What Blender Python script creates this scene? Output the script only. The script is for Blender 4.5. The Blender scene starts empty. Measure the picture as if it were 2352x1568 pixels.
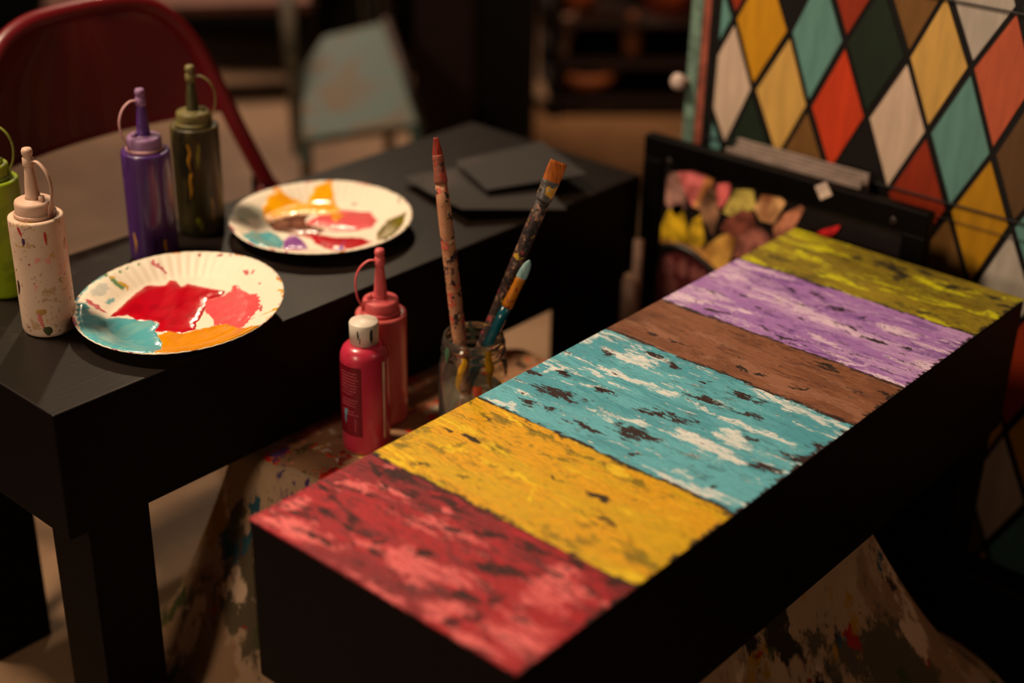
import bpy, bmesh, math, random
import numpy as np
from mathutils import Vector, Matrix, Euler, noise as mnoise
random.seed(7)
PI = math.pi
sc = bpy.context.scene
C = sc.collection

# ------------------------------------------------------------------ camera, exposure, light
Z0 = 0.44                       # height of the two table tops above the floor
CAM = Vector((-0.6485, -0.8377, 0.70 + Z0))
YAW, PITCH, ROLL, FPX = 0.70454, 0.47065, 0.02323, 3386.9
F_ = Vector((math.cos(YAW) * math.cos(PITCH), math.sin(YAW) * math.cos(PITCH), -math.sin(PITCH)))
R_ = F_.cross(Vector((0, 0, 1))).normalized()
U_ = R_.cross(F_)
_c, _s = math.cos(ROLL), math.sin(ROLL)
R_, U_ = _c * R_ + _s * U_, -_s * R_ + _c * U_
cam_data = bpy.data.cameras.new('camera')
cam = bpy.data.objects.new('camera', cam_data)
C.objects.link(cam)
cam.matrix_world = Matrix(((R_.x, U_.x, -F_.x, CAM.x), (R_.y, U_.y, -F_.y, CAM.y), (R_.z, U_.z, -F_.z, CAM.z), (0, 0, 0, 1)))
cam_data.sensor_width = 36
cam_data.lens = FPX / 2352 * 36
cam_data.clip_start = 0.02
cam_data.dof.use_dof = True
cam_data.dof.focus_distance = 1.47
cam_data.dof.aperture_fstop = 1.75
sc.camera = cam
sc.view_settings.view_transform = 'Standard'
sc.view_settings.look = 'None'
sc.view_settings.gamma = 1
sc.view_settings.exposure = 0.0
sc.view_settings.use_curve_mapping = False
w = bpy.data.worlds.new('world'); sc.world = w; w.use_nodes = True
w.node_tree.nodes['Background'].inputs[0].default_value = (1.0, 0.62, 0.38, 1)
w.node_tree.nodes['Background'].inputs[1].default_value = 0.045

def lamp(name, kind, loc, target, energy, color, size=0.2, **kw):
    d = bpy.data.lights.new(name, kind); d.energy = energy; d.color = color
    if kind == 'AREA':
        d.shape = 'DISK'; d.size = size
    else:
        d.shadow_soft_size = size
    for k, v in kw.items(): setattr(d, k, v)
    o = bpy.data.objects.new(name, d); C.objects.link(o); o.location = loc
    o.rotation_euler = (Vector(target) - Vector(loc)).to_track_quat('-Z', 'Y').to_euler()
    return o
WARM = (1.0, 0.76, 0.52)
lamp('back_lamp', 'SPOT', (1.75, 1.95, 2.25), (0.35, 0.2, 0.44), 70, WARM, 0.045, spot_size=1.35, spot_blend=0.7)
lamp('ceiling_lamp', 'SPOT', (-0.15, 0.95, 2.1), (0.40, 0.08, 0.44), 165, WARM, 0.16, spot_size=1.25, spot_blend=0.75)
lamp('side_lamp', 'AREA', (-1.9, 0.15, 1.15), (0.2, 0.25, 0.2), 15, WARM, 0.5)
lamp('background_fill', 'SPOT', (2.1, 2.9, 2.5), (1.75, 1.65, 0.0), 270, (1, 0.72, 0.52), 0.3, spot_size=0.9, spot_blend=0.9)  # added fill for the background floor, cone kept off the tables
lamp('front_fill', 'AREA', (0.5, -2.0, 1.7), (0.6, -0.2, 0.1), 2.3, WARM, 0.6)  # added weak fill that lifts the drop cloth below the bench
lamp('shelf_fill', 'SPOT', (1.55, 0.55, 1.6), (2.35, 1.15, 0.15), 75, (1, 0.6, 0.34), 0.1, spot_size=0.7, spot_blend=0.6)  # added narrow fill so the pottery on the rack shows

# ------------------------------------------------------------------ pixel helpers (measuring the photo)
def ray(u, v): return F_ + R_ * ((u - 1176) / FPX) - U_ * ((v - 784) / FPX)
def atz(u, v, z):
    d = ray(u, v); t = (z + Z0 - CAM.z) / d.z
    return CAM + t * d
def atx(u, v, x):
    d = ray(u, v); t = (x - CAM.x) / d.x
    return CAM + t * d
def att(u, v, t): return CAM + t * ray(u, v)
def atp(u, v, p, n):
    d = ray(u, v); p = Vector(p); n = Vector(n)
    return CAM + d * ((p - CAM).dot(n) / d.dot(n))

# ------------------------------------------------------------------ materials
def srgb(c):
    return tuple(((x / 255) / 12.92 if x / 255 <= 0.04045 else ((x / 255 + 0.055) / 1.055) ** 2.4) for x in c) + (1,)
class NT:
    def __init__(s, name):
        s.m = bpy.data.materials.new(name); s.m.use_nodes = True
        s.t = s.m.node_tree; s.b = s.t.nodes['Principled BSDF']; s.l = s.t.links
    def n(s, typ, **kw):
        x = s.t.nodes.new(typ)
        for k, v in kw.items(): setattr(x, k, v)
        return x
    def sock(s, x, i, v):
        if isinstance(v, bpy.types.NodeSocket): s.l.new(v, x.inputs[i])
        else: x.inputs[i].default_value = v
    def coord(s, kind='Object'): return s.n('ShaderNodeTexCoord').outputs[kind]
    def mapping(s, vec, loc=(0, 0, 0), rot=(0, 0, 0), scale=(1, 1, 1), typ='POINT'):
        x = s.n('ShaderNodeMapping', vector_type=typ); s.l.new(vec, x.inputs[0])
        x.inputs[1].default_value = loc; x.inputs[2].default_value = rot; x.inputs[3].default_value = scale
        return x.outputs[0]
    def noise(s, vec, scale, detail=4, rough=0.6, dist=0.0):
        x = s.n('ShaderNodeTexNoise'); s.l.new(vec, x.inputs['Vector'])
        x.inputs['Scale'].default_value = scale; x.inputs['Detail'].default_value = detail
        x.inputs['Roughness'].default_value = rough; x.inputs['Distortion'].default_value = dist
        return x.outputs['Fac']
    def noisec(s, vec, scale, detail=3):
        x = s.n('ShaderNodeTexNoise'); s.l.new(vec, x.inputs['Vector'])
        x.inputs['Scale'].default_value = scale; x.inputs['Detail'].default_value = detail
        return x.outputs['Color']
    def math(s, op, a, b=0.0, c=0.0):
        x = s.n('ShaderNodeMath', operation=op); s.sock(x, 0, a); s.sock(x, 1, b)
        if op in ('MULTIPLY_ADD', 'COMPARE'): s.sock(x, 2, c)
        return x.outputs[0]
    def vm(s, op, a, b):
        x = s.n('ShaderNodeVectorMath', operation=op); s.sock(x, 0, a); s.sock(x, 1, b); return x.outputs[0]
    def step(s, v, a, b):     # smooth ramp 0..1
        x = s.n('ShaderNodeMapRange', interpolation_type='SMOOTHSTEP')
        s.sock(x, 0, v); x.inputs[1].default_value = a; x.inputs[2].default_value = b
        return x.outputs[0]
    def mix(s, f, a, b):
        x = s.n('ShaderNodeMix', data_type='RGBA'); s.sock(x, 0, f); s.sock(x, 6, a); s.sock(x, 7, b); return x.outputs[2]
    def wobble(s, vec, scale, amt):
        c = s.noisec(vec, scale); c = s.vm('SUBTRACT', c, (0.5, 0.5, 0.5)); c = s.vm('MULTIPLY', c, (amt, amt, amt * .0))
        return s.vm('ADD', vec, c)
    def ell(s, vec, x, y, a, b, ang):
        v = s.mapping(vec, (x, y, 0), (0, 0, ang), (a, b, 1000), 'TEXTURE')
        g = s.n('ShaderNodeTexGradient', gradient_type='SPHERICAL'); s.l.new(v, g.inputs[0])
        return g.outputs['Fac']
    def ells(s, vec, lst):
        r = None
        for e in lst:
            g = s.ell(vec, *e)
            r = g if r is None else s.math('MAXIMUM', r, g)
        return r
    def bump(s, h, strength=0.3, dist=0.001):
        x = s.n('ShaderNodeBump'); x.inputs['Strength'].default_value = strength; x.inputs['Distance'].default_value = dist
        s.sock(x, 'Height', h); s.l.new(x.outputs[0], s.b.inputs['Normal'])
    def done(s, col=None, rough=0.5, spec=0.5, coat=0, **kw):
        if col is not None: s.sock(s.b, 'Base Color', col)
        s.sock(s.b, 'Roughness', rough); s.b.inputs['Specular IOR Level'].default_value = spec
        s.b.inputs['Coat Weight'].default_value = coat
        for k, v in kw.items(): s.b.inputs[k].default_value = v
        return s.m
_cache = {}
def plain(name, rgb, rough=0.5, spec=0.5, coat=0, var=0.12, **kw):
    if name in _cache: return _cache[name]
    k = NT(name); v = k.coord()
    c = srgb(rgb); n = k.noise(v, 35, 4)
    d = tuple(x * (1 - var * 2) for x in c[:3]) + (1,); e = tuple(min(1, x * (1 + var * 2)) for x in c[:3]) + (1,)
    col = k.mix(k.step(n, .3, .7), d, e)
    k.bump(k.noise(v, 220, 3), 0.08, 0.001)
    _cache[name] = k.done(col, rough, spec, coat, **kw)
    return _cache[name]
def splatter(name, base, layers, rough=0.5, spec=0.5, coat=0, stretch=(1, 1, 1), bump=0.3, soft=.03):
    """base colour under layers of (rgb, noise scale, threshold, seed)"""
    k = NT(name); v0 = k.coord(); v = k.mapping(v0, scale=stretch)
    b = srgb(base); col = k.mix(k.noise(v, 14, 4), tuple(x * .7 for x in b[:3]) + (1,), b); hsum = k.noise(v, 90, 3)
    for rgb, s_, th, sd in layers:
        n = k.noise(k.mapping(v, loc=(sd, sd * 1.7, sd * .6)), s_, 5, .65)
        m = k.step(n, th, th + soft)
        col = k.mix(m, col, srgb(rgb)); hsum = k.math('ADD', hsum, m)
    k.bump(hsum, bump, 0.0006)
    return k.done(col, rough, spec, coat)

# ------------------------------------------------------------------ mesh helpers
def link(name, me, mat=None, parent=None, smooth=False, bevel=0, seg=2, angle=None):
    o = bpy.data.objects.new(name, me); C.objects.link(o)
    if mat is not None:
        for m in (mat if isinstance(mat, (list, tuple)) else [mat]): me.materials.append(m)
    if parent is not None: o.parent = parent
    if smooth:
        for p in me.polygons: p.use_smooth = True
    if bevel:
        b = o.modifiers.new('bevel', 'BEVEL'); b.width = bevel; b.segments = seg; b.limit_method = 'ANGLE'; b.angle_limit = 0.6
        wn = o.modifiers.new('wn', 'WEIGHTED_NORMAL')
    return o
def obj(name, bm, mat=None, parent=None, **kw):
    me = bpy.data.meshes.new(name); bmesh.ops.recalc_face_normals(bm, faces=bm.faces[:]); bm.to_mesh(me); bm.free()
    return link(name, me, mat, parent, **kw)
def pyobj(name, v, f, mat=None, parent=None, **kw):
    me = bpy.data.meshes.new(name); me.from_pydata(v, [], f); me.update()
    return link(name, me, mat, parent, **kw)
def thing(name, label, cat, loc=(0, 0, 0), rz=0, group=None):
    o = bpy.data.objects.new(name, None); C.objects.link(o); o.empty_display_size = .02
    o.location = loc; o.rotation_euler = (0, 0, rz)
    return tag(o, label, cat, group)
def tag(o, label, cat, group=None):
    o['label'] = label; o['category'] = cat
    if group: o['group'] = group
    return o
def struct(o): o['kind'] = 'structure'; return o
def box(bm, lo, hi, M=None):
    vs = [bm.verts.new((x, y, z)) for x in (lo[0], hi[0]) for y in (lo[1], hi[1]) for z in (lo[2], hi[2])]
    for q in ((0, 1, 3, 2), (4, 6, 7, 5), (0, 4, 5, 1), (2, 3, 7, 6), (0, 2, 6, 4), (1, 5, 7, 3)): bm.faces.new([vs[i] for i in q])
    if M is not None:
        for v in vs: v.co = M @ v.co
def newbox(lo, hi, M=None):
    bm = bmesh.new(); box(bm, lo, hi, M); return bm
def lathe(prof, n=40, M=None, bm=None, flute=None):
    bm = bm or bmesh.new(); rings = []
    for r, z in prof:
        if r < 1e-6: rings.append([bm.verts.new((0, 0, z))])
        else: rings.append([bm.verts.new((r * math.cos(2 * PI * i / n), r * math.sin(2 * PI * i / n), z)) for i in range(n)])
    for a, b in zip(rings, rings[1:]):
        for i in range(n):
            j = (i + 1) % n
            if len(a) == 1 and len(b) == 1: continue
            if len(a) == 1: bm.faces.new((a[0], b[i], b[j]))
            elif len(b) == 1: bm.faces.new((a[i], a[j], b[0]))
            else: bm.faces.new((a[i], a[j], b[j], b[i]))
    if M is not None:
        for rg in rings:
            for v in rg: v.co = M @ v.co
    return bm
def tube(pts, rad, n=12, bm=None, flat=None, cap=True, up=None):
    """swept tube; rad number or list; flat=(sx, sy) cross-section scale"""
    bm = bm or bmesh.new(); pts = [Vector(p) for p in pts]
    if not hasattr(rad, '__len__'): rad = [rad] * len(pts)
    rings = []; N = None
    for i, p in enumerate(pts):
        t = (pts[min(i + 1, len(pts) - 1)] - pts[max(i - 1, 0)]).normalized()
        if N is None:
            N = Vector(up) if up else (Vector((0, 0, 1)) if abs(t.z) < .9 else Vector((1, 0, 0)))
        N = (N - t * N.dot(t)).normalized(); B = t.cross(N)
        sx, sy = flat or (1, 1)
        rings.append([bm.verts.new(p + rad[i] * (sx * math.cos(2 * PI * k / n) * N + sy * math.sin(2 * PI * k / n) * B)) for k in range(n)])
    for a, b in zip(rings, rings[1:]):
        for k in range(n): bm.faces.new((a[k], a[(k + 1) % n], b[(k + 1) % n], b[k]))
    if cap: bm.faces.new(rings[0][::-1]); bm.faces.new(rings[-1])
    return bm
def smoothpath(pts, k=6):
    pts = [Vector(p) for p in pts]; out = []
    for i in range(len(pts) - 1):
        p0 = pts[max(i - 1, 0)]; p1 = pts[i]; p2 = pts[i + 1]; p3 = pts[min(i + 2, len(pts) - 1)]
        for j in range(k):
            t = j / k
            out.append(0.5 * ((2 * p1) + (-p0 + p2) * t + (2 * p0 - 5 * p1 + 4 * p2 - p3) * t * t + (-p0 + 3 * p1 - 3 * p2 + p3) * t ** 3))
    out.append(pts[-1]); return out
def prism(poly, d, bm=None):
    """polygon of Vectors, extruded by vector d"""
    bm = bm or bmesh.new(); d = Vector(d)
    a = [bm.verts.new(p) for p in poly]; b = [bm.verts.new(Vector(p) + d) for p in poly]; n = len(a)
    bm.faces.new(a); bm.faces.new(b[::-1])
    for i in range(n): bm.faces.new((a[i], b[i], b[(i + 1) % n], a[(i + 1) % n]))
    return bm

# ================================================================== THE ROOM
k = NT('floor concrete'); v = k.coord()
n1 = k.noise(v, 2.2, 6, .6); n2 = k.noise(v, 40, 4)
col = k.mix(k.step(n1, .35, .65), srgb((112, 84, 60)), srgb((146, 114, 84)))
col = k.mix(k.math('MULTIPLY', k.step(n2, .5, .8), .35), col, srgb((110, 84, 60)))
k.bump(k.noise(v, 60, 4), .25, .002)
M_floor = k.done(col, .62, .35)
struct(obj('floor', newbox((-2.2, -2.2, -.05), (4.4, 5.2, 0)), M_floor))
M_wall = plain('dark brown wall', (38, 26, 20), .8, .2)
struct(obj('wall_back', newbox((-2.2, 5.2, -.05), (4.4, 5.3, 2.7)), M_wall))
struct(obj('wall_right', newbox((4.4, -2.2, -.05), (4.5, 5.3, 2.7)), M_wall))
struct(obj('ceiling', newbox((-2.2, -2.2, 2.7), (4.5, 5.3, 2.75)), M_wall))

# ================================================================== THE TWO BLACK BENCH TABLES
k = NT('black painted wood'); v = k.coord()
g = k.noise(k.mapping(v, scale=(3, 60, 60)), 6, 4)
col = k.mix(g, srgb((16, 9, 6)), srgb((26, 16, 11)))
dirt = k.step(k.noise(v, 9, 5), .58, .75)
col = k.mix(k.math('MULTIPLY', dirt, .25), col, srgb((70, 55, 45)))
k.bump(g, .25, .0008)
M_black = k.done(col, k.math('MULTIPLY_ADD', dirt, .2, .42), .26)
k = NT('shaded black wood'); v = k.coord()  # darker copy of the black wood: shade of sides and legs put into the colour
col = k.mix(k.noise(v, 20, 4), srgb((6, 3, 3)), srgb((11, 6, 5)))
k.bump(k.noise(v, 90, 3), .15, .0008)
M_blackshade = k.done(col, .6, .10)

L1, W1, T1 = .877, .299, .165
L2, W2, T2 = .9093, .3148, .142
ORG2 = Vector((-.0136, .2661, Z0)); ROT2 = -.0153
def bench(name, label, loc, rz, L, W, T, mats, inset_x=.022, lw=.072, ysign=1, H=Z0):
    t = thing(name, label, 'table', (loc[0], loc[1], 0), rz)
    y0, y1 = (0, W) if ysign > 0 else (-W, 0)
    tt = obj('tabletop', newbox((0, y0, H - T), (L, y1, H)), [mats[0], mats[1]], t, bevel=.0025)
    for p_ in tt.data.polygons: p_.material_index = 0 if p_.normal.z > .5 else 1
    for (xa) in (inset_x, L - inset_x - lw):
        for ya in (y0 + .001, y1 - lw - .001):
            obj('leg', newbox((xa, ya, 0), (xa + lw, ya + lw, H - T + .001)), mats[1], t, bevel=.0015)
    return t
table = bench('black_table', 'long black wooden table holding the plates and the white, lime, purple and olive bottles', ORG2, ROT2, L2, W2, T2, (M_black, M_blackshade))
painted = bench('painted_bench', 'black wooden bench with a top painted in six coloured stripes', (0, 0), 0, L1, W1, T1, (M_blackshade, M_blackshade), ysign=-1, H=Z0 - .002)

# ---- painted top: six stripes; strokes measured on the photograph, in bench coordinates
def strokes(lst, ox, oy, s, z=0, grow=1.35, org=(0, 0)):
    out = []
    for x1, y1, x2, y2, wd in lst:
        p = atz(ox + x1 / s, oy + y1 / s, z); q = atz(ox + x2 / s, oy + y2 / s, z)
        m = (p + q) / 2; d = q - p
        ln = max(d.length / 2, .002)
        # width of the stroke in metres on the tabletop (pixels are foreshortened ~0.45 across)
        wm = wd / s / 2250 * 1.0
        out.append((m.x - org[0], m.y - org[1], (ln + wm * .5) * grow, max(wm, .002) * grow, math.atan2(d.y, d.x)))
    return out
T_DARK = [(210,660,255,680,25),(330,665,390,680,25),(270,730,420,790,70),(165,780,230,810,30),(280,820,330,840,25),(500,735,610,770,35),
 (390,875,560,940,30),(580,905,740,950,60),(690,820,930,890,45),(710,580,800,600,25),(820,620,870,660,30),(880,755,1060,820,35),(930,700,1030,725,20),
 (1060,740,1230,800,35),(1090,820,1260,880,30),(1140,950,1220,965,20),(1290,1010,1480,1060,45),(1200,1060,1280,1110,50),(1400,970,1560,1020,35),
 (1010,1155,1040,1165,12),(520,580,600,600,20),(640,1020,700,1030,22)]
T_WHITE = [(270,670,370,640,22),(60,780,180,830,25),(380,590,900,790,22),(750,735,900,780,40),(360,700,640,760,18),(480,830,720,900,35),
 (600,590,760,640,60),(400,540,520,500,40),(840,920,1150,1060,55),(1040,930,1150,1000,45),(900,800,1480,1030,20),(1060,910,1110,930,30),
 (1220,760,1620,930,35),(650,1050,1150,1260,22),(850,1090,920,1110,30),(1330,1060,1420,1080,25),(430,640,560,690,18),(1150,700,1300,780,22)]
T_SPOT = [(480,822,520,835,12),(540,825,575,832,12),(805,855,835,868,14),(1300,1022,1335,1030,12),(340,775,360,785,8),(560,760,575,765,6)]
Y_DARK = [(760,390,880,370,38),(860,470,930,500,24),(1250,230,1380,270,46),(1250,380,1370,410,44),(1500,425,1560,445,14),(1440,310,1500,330,24),
 (1590,440,1720,470,28),(1540,540,1660,590,14),(1680,850,1750,870,20),(1950,900,2060,1000,60),(680,400,900,300,26),(870,520,1100,620,26),(1100,150,1200,150,34),
 (900,300,960,290,20),(1400,260,1640,400,24),(1640,400,1900,520,26),(1900,510,2070,620,30),(1020,400,1150,350,26),(1500,800,1700,900,30)]
Y_BLACK = [(1010,290,1080,315,12),(1100,330,1220,360,26),(1790,630,1850,655,26),(1790,720,1880,770,28),(870,475,920,498,14),(1530,530,1590,570,14),(1240,245,1262,250,8)]
Y_LIGHT = [(1180,440,1500,590,16),(1130,120,1260,170,24),(1500,590,1420,680,10),(1000,380,1100,410,34),(700,430,860,500,22),(1280,190,1420,280,12),(1800,1000,2060,1090,34),(1850,490,1950,530,20)]
R_PINK = [(60,740,500,900,80),(500,570,650,600,36),(330,640,150,720,50),(750,900,1000,1080,100),(900,750,1300,900,60),(1450,1100,1680,1180,140),
 (1250,1290,1500,1400,130),(900,1200,1150,1250,90),(560,840,720,920,40),(420,560,560,560,20),(700,480,780,500,24),(1000,690,1080,720,30),(1000,1000,1200,1100,60),(1550,1000,1700,1060,50),(420,960,900,1240,34),(1000,1300,1350,1480,34),(1800,1190,1940,1160,36)]
R_DARK = [(650,490,880,560,56),(950,620,1100,700,36),(1050,800,1350,860,46),(500,770,640,830,26),(310,810,450,880,26),(230,720,270,740,22),(880,900,960,960,36),
 (1150,1000,1450,1040,56),(1650,930,1750,1010,50),(1050,1130,1180,1170,46),(1000,1280,1200,1260,40),(1850,1060,1980,1100,36),(640,860,740,860,24),(1350,880,1600,940,30),(1240,1180,1330,1150,30),(460,580,500,600,20),(620,900,700,950,18),(150,860,260,910,10)]
B_LIGHT = [(820,430,860,435,26),(700,450,900,560,50),(960,600,1010,610,26),(1100,620,1500,800,60),(1500,760,1700,880,50),(920,480,1100,560,30)]
B_DARK = [(730,500,770,505,20),(800,520,910,560,16),(1100,640,1150,660,16),(1180,665,1240,690,12),(1340,720,1400,740,14),(1440,620,1550,660,34),(1700,740,1830,790,24),(1160,690,1200,700,10)]
P_DARK = [(1420,320,1490,350,26),(1340,300,1380,320,16),(1190,460,1290,500,18),(960,390,1080,420,14),(1480,380,1640,410,16),(1370,430,1420,445,12),(1600,430,1700,420,14),
 (1100,320,1180,350,16),(1540,450,1640,480,20),(1660,510,1760,540,20),(1560,490,1600,500,10),(1820,560,1880,570,16),(1250,500,1350,540,12),(1330,525,1370,530,12)]
P_LIGHT = [(1060,240,1160,270,50),(1150,330,1240,350,30),(1060,390,1180,410,34),(800,350,900,360,26),(1290,360,1700,520,60),(1560,620,1670,640,16),(1650,660,1880,740,24),(1720,450,1850,500,26),(1400,500,1560,560,28),(1900,620,2000,700,26)]
P_DEEP = [(1240,240,1420,300,40),(1300,500,1380,480,30),(1180,440,1240,450,24),(1500,400,1800,470,20),(1400,560,1600,620,20),(920,300,1000,330,24),(2030,570,2130,560,26)]
G_LIGHT = [(1150,170,1300,240,40),(1280,60,1480,100,26),(1350,130,1500,200,26),(1500,240,1650,300,24),(1850,400,2050,480,22),(1380,70,1440,90,30),(1950,260,2100,320,20),(2000,470,2200,520,22),(2150,400,2300,440,24),(1700,300,1800,330,20),(2080,310,2150,330,16)]
G_DARK = [(1720,180,1850,270,66),(1600,170,1680,190,24),(1980,290,2120,310,36),(1880,400,1950,420,22),(1440,230,1500,245,12),(2180,330,2260,350,26),(1250,160,1330,180,16),(1880,220,1990,260,26),(2230,370,2320,400,22)]
S8 = 1.8786; S7 = 2.2085
def st8(l, **kw): return strokes(l, 1100, 500, S8, **kw)
def st7(l, **kw): return strokes(l, 560, 850, S7, **kw)

def stripe_mat(name, xa, xb, base, second, deep, lights, deeps, darks, light_rgb, dark_rgb=(38, 24, 22), gap=.0045, streak=(26, 7), noise_dark=.70, noise_light=.60, extra=None, deep_th=.56, seed=0.0, rough=.42, light_amt=1.0):
    k = NT(name); v = k.coord()
    v2 = k.mapping(v, loc=(seed, seed * .7, 0))
    wv = k.wobble(v, 45, .024); wv = k.wobble(wv, 210, .009)
    def N(sx, sy, off=0.0, det=5, rg=.65, dist=.5):
        return k.math('MULTIPLY', k.math('SUBTRACT', k.noise(k.mapping(v2, loc=(off, off * .6, 0), scale=(sx, sy, 1)), 1.0, det, rg, dist), .5), 7.0)
    n_a = N(30, 6); n_b = N(105, 18, 3, 6, .7); n_c = N(270, 60, 7, 5, .7); fine = N(1000, 110, 1, 3, .6, 0)
    n_d = N(60, 15, 11, 6, .7); n_e = N(55, 8, 17, 6, .7)
    def mixn(*pairs):
        r = None
        for c_, n_ in pairs: r = k.math('MULTIPLY', n_, c_) if r is None else k.math('MULTIPLY_ADD', n_, c_, r)
        return r
    col = k.mix(k.step(mixn((1, n_a), (.3, n_c)), -.35, .35), srgb(base), srgb(second))
    col = k.mix(k.math('MULTIPLY', k.step(fine, -.1, .7), .35), col, srgb(deep))
    dm = k.math('MULTIPLY', k.step(mixn((.7, n_d), (.45, n_c), (.2, fine)), deep_th, deep_th + .22), .8)
    if deeps:
        dm = k.math('MAXIMUM', dm, k.math('MULTIPLY', k.step(k.math('MULTIPLY_ADD', k.ells(wv, deeps), 1.6, mixn((.4, n_b), (.35, n_c), (.5, fine))), .55, 1.15), .85))
    col = k.mix(dm, col, srgb(deep))
    lm = k.step(mixn((.7, n_e), (.35, n_b), (.3, n_c), (.15, fine)), noise_light, noise_light + .2)
    if lights:
        lm = k.math('MAXIMUM', lm, k.step(k.math('MULTIPLY_ADD', k.ells(wv, lights), 1.45, mixn((.5, n_b), (.35, n_c), (.25, fine))), .55, .85))
    lm = k.math('MULTIPLY', lm, k.math('MULTIPLY_ADD', k.step(mixn((.6, n_b), (.6, fine)), -.5, .4), .45 * light_amt, .5 * light_amt))
    col = k.mix(lm, col, srgb(light_rgb))
    dk = k.step(mixn((.45, n_b), (.55, n_c), (.1, fine)), noise_dark, noise_dark + .05)
    if darks:
        dk = k.math('MAXIMUM', dk, k.step(k.math('MULTIPLY_ADD', k.ells(wv, darks), 1.5, mixn((.42, n_b), (.55, n_c), (.15, fine))), .70, .77))
    sep = k.n('ShaderNodeSeparateXYZ'); k.l.new(k.wobble(v, 26, .010), sep.inputs[0])
    rag = mixn((.0022, n_b), (.0032, n_c))
    x = k.math('ADD', sep.outputs[0], rag)
    edge = k.math('MINIMUM', k.math('SUBTRACT', x, xa if xa > 0 else -.02), k.math('SUBTRACT', xb if xb < L1 else L1 + .02, x))
    dk = k.math('MAXIMUM', dk, k.step(edge, gap * .62, gap * .15))
    # worn front long edge
    sep2 = k.n('ShaderNodeSeparateXYZ'); k.l.new(v, sep2.inputs[0])
    ye = k.math('ADD', mixn((.0035, n_b), (.003, n_c)), sep2.outputs[1])
    dk = k.math('MAXIMUM', dk, k.step(ye, -W1 + .0022, -W1 + .0004))
    if extra:
        dk = k.math('MULTIPLY', dk, k.math('SUBTRACT', 1.0, k.step(k.math('MULTIPLY_ADD', n_c, .4, k.ells(wv, extra)), .35, .45)))
    col = k.mix(dk, col, srgb(dark_rgb))
    weave = k.n('ShaderNodeTexWave', bands_direction='X'); k.l.new(v, weave.inputs[0]); weave.inputs['Scale'].default_value = 420; weave.inputs['Distortion'].default_value = 2
    weave2 = k.n('ShaderNodeTexWave', bands_direction='Y'); k.l.new(v, weave2.inputs[0]); weave2.inputs['Scale'].default_value = 420; weave2.inputs['Distortion'].default_value = 2
    h = k.math('ADD', k.math('MULTIPLY', k.math('ADD', weave.outputs['Fac'], weave2.outputs['Fac']), .10), k.math('MULTIPLY', fine, .5))
    h = k.math('ADD', h, k.math('MULTIPLY', lm, 1.2)); h = k.math('SUBTRACT', h, k.math('MULTIPLY', dk, .9))
    h = k.math('ADD', h, k.math('MULTIPLY', n_c, .45))
    k.bump(h, .5, .0006)
    return k.done(col, k.math('MULTIPLY_ADD', dk, .12, rough), .22)
XS = [0, .1435, .2862, .4920, .5925, .7500, L1]
mats = [
 stripe_mat('stripe red', XS[0], XS[1], (178, 12, 34), (140, 12, 30), (82, 18, 24), st7(R_PINK), None, st7(R_DARK, grow=1.45), (248, 118, 120), (58, 22, 22), noise_light=.50, noise_dark=.42, deep_th=.20, seed=1),
 stripe_mat('stripe yellow', XS[1], XS[2], (226, 178, 0), (236, 172, 0), (116, 102, 4), st7(Y_LIGHT), st7(Y_DARK), st7(Y_BLACK), (252, 214, 20), (52, 38, 22), noise_light=.55, deep_th=.36, noise_dark=.95, seed=2),
 stripe_mat('stripe turquoise', XS[2], XS[3], (104, 190, 208), (82, 168, 188), (70, 128, 138), st8(T_WHITE), None, st8(T_DARK), (240, 244, 242), (50, 30, 30), noise_light=.42, noise_dark=.76, deep_th=.42, extra=st8(T_SPOT), seed=3.3),
 stripe_mat('stripe brown', XS[3], XS[4], (146, 94, 68), (126, 78, 54), (102, 60, 42), st8(B_LIGHT), None, st8(B_DARK), (170, 118, 92), (46, 30, 24), noise_light=.42, noise_dark=.84, deep_th=.30, seed=4, light_amt=.7),
 stripe_mat('stripe purple', XS[4], XS[5], (176, 126, 200), (204, 162, 218), (122, 78, 158), st8(P_LIGHT), st8(P_DEEP), st8(P_DARK), (244, 216, 242), (50, 34, 42), noise_light=.26, noise_dark=.62, deep_th=.26, seed=5),
 stripe_mat('stripe olive', XS[5], XS[6], (158, 138, 34), (136, 118, 30), (88, 76, 28), st8(G_LIGHT), None, st8(G_DARK), (222, 218, 20), (52, 44, 26), noise_light=.32, noise_dark=.68, deep_th=.20, seed=6),
]
bm = bmesh.new(); zt = Z0
for i in range(6):
    q = [bm.verts.new(p) for p in ((XS[i], -W1, zt), (XS[i + 1], -W1, zt), (XS[i + 1], 0, zt), (XS[i], 0, zt))]
    f = bm.faces.new(q); f.material_index = i
bmesh.ops.remove_doubles(bm, verts=bm.verts[:], dist=1e-5)
lo = [bm.verts.new(p) for p in ((0, -W1, zt - .0018), (L1, -W1, zt - .0018), (L1, 0, zt - .0018), (0, 0, zt - .0018))]
bm.faces.new(lo[::-1])
top = obj('painted_stripes', bm, mats, painted)
top['label'] = 'paint in red, yellow, turquoise, brown, purple and olive stripes'

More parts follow.
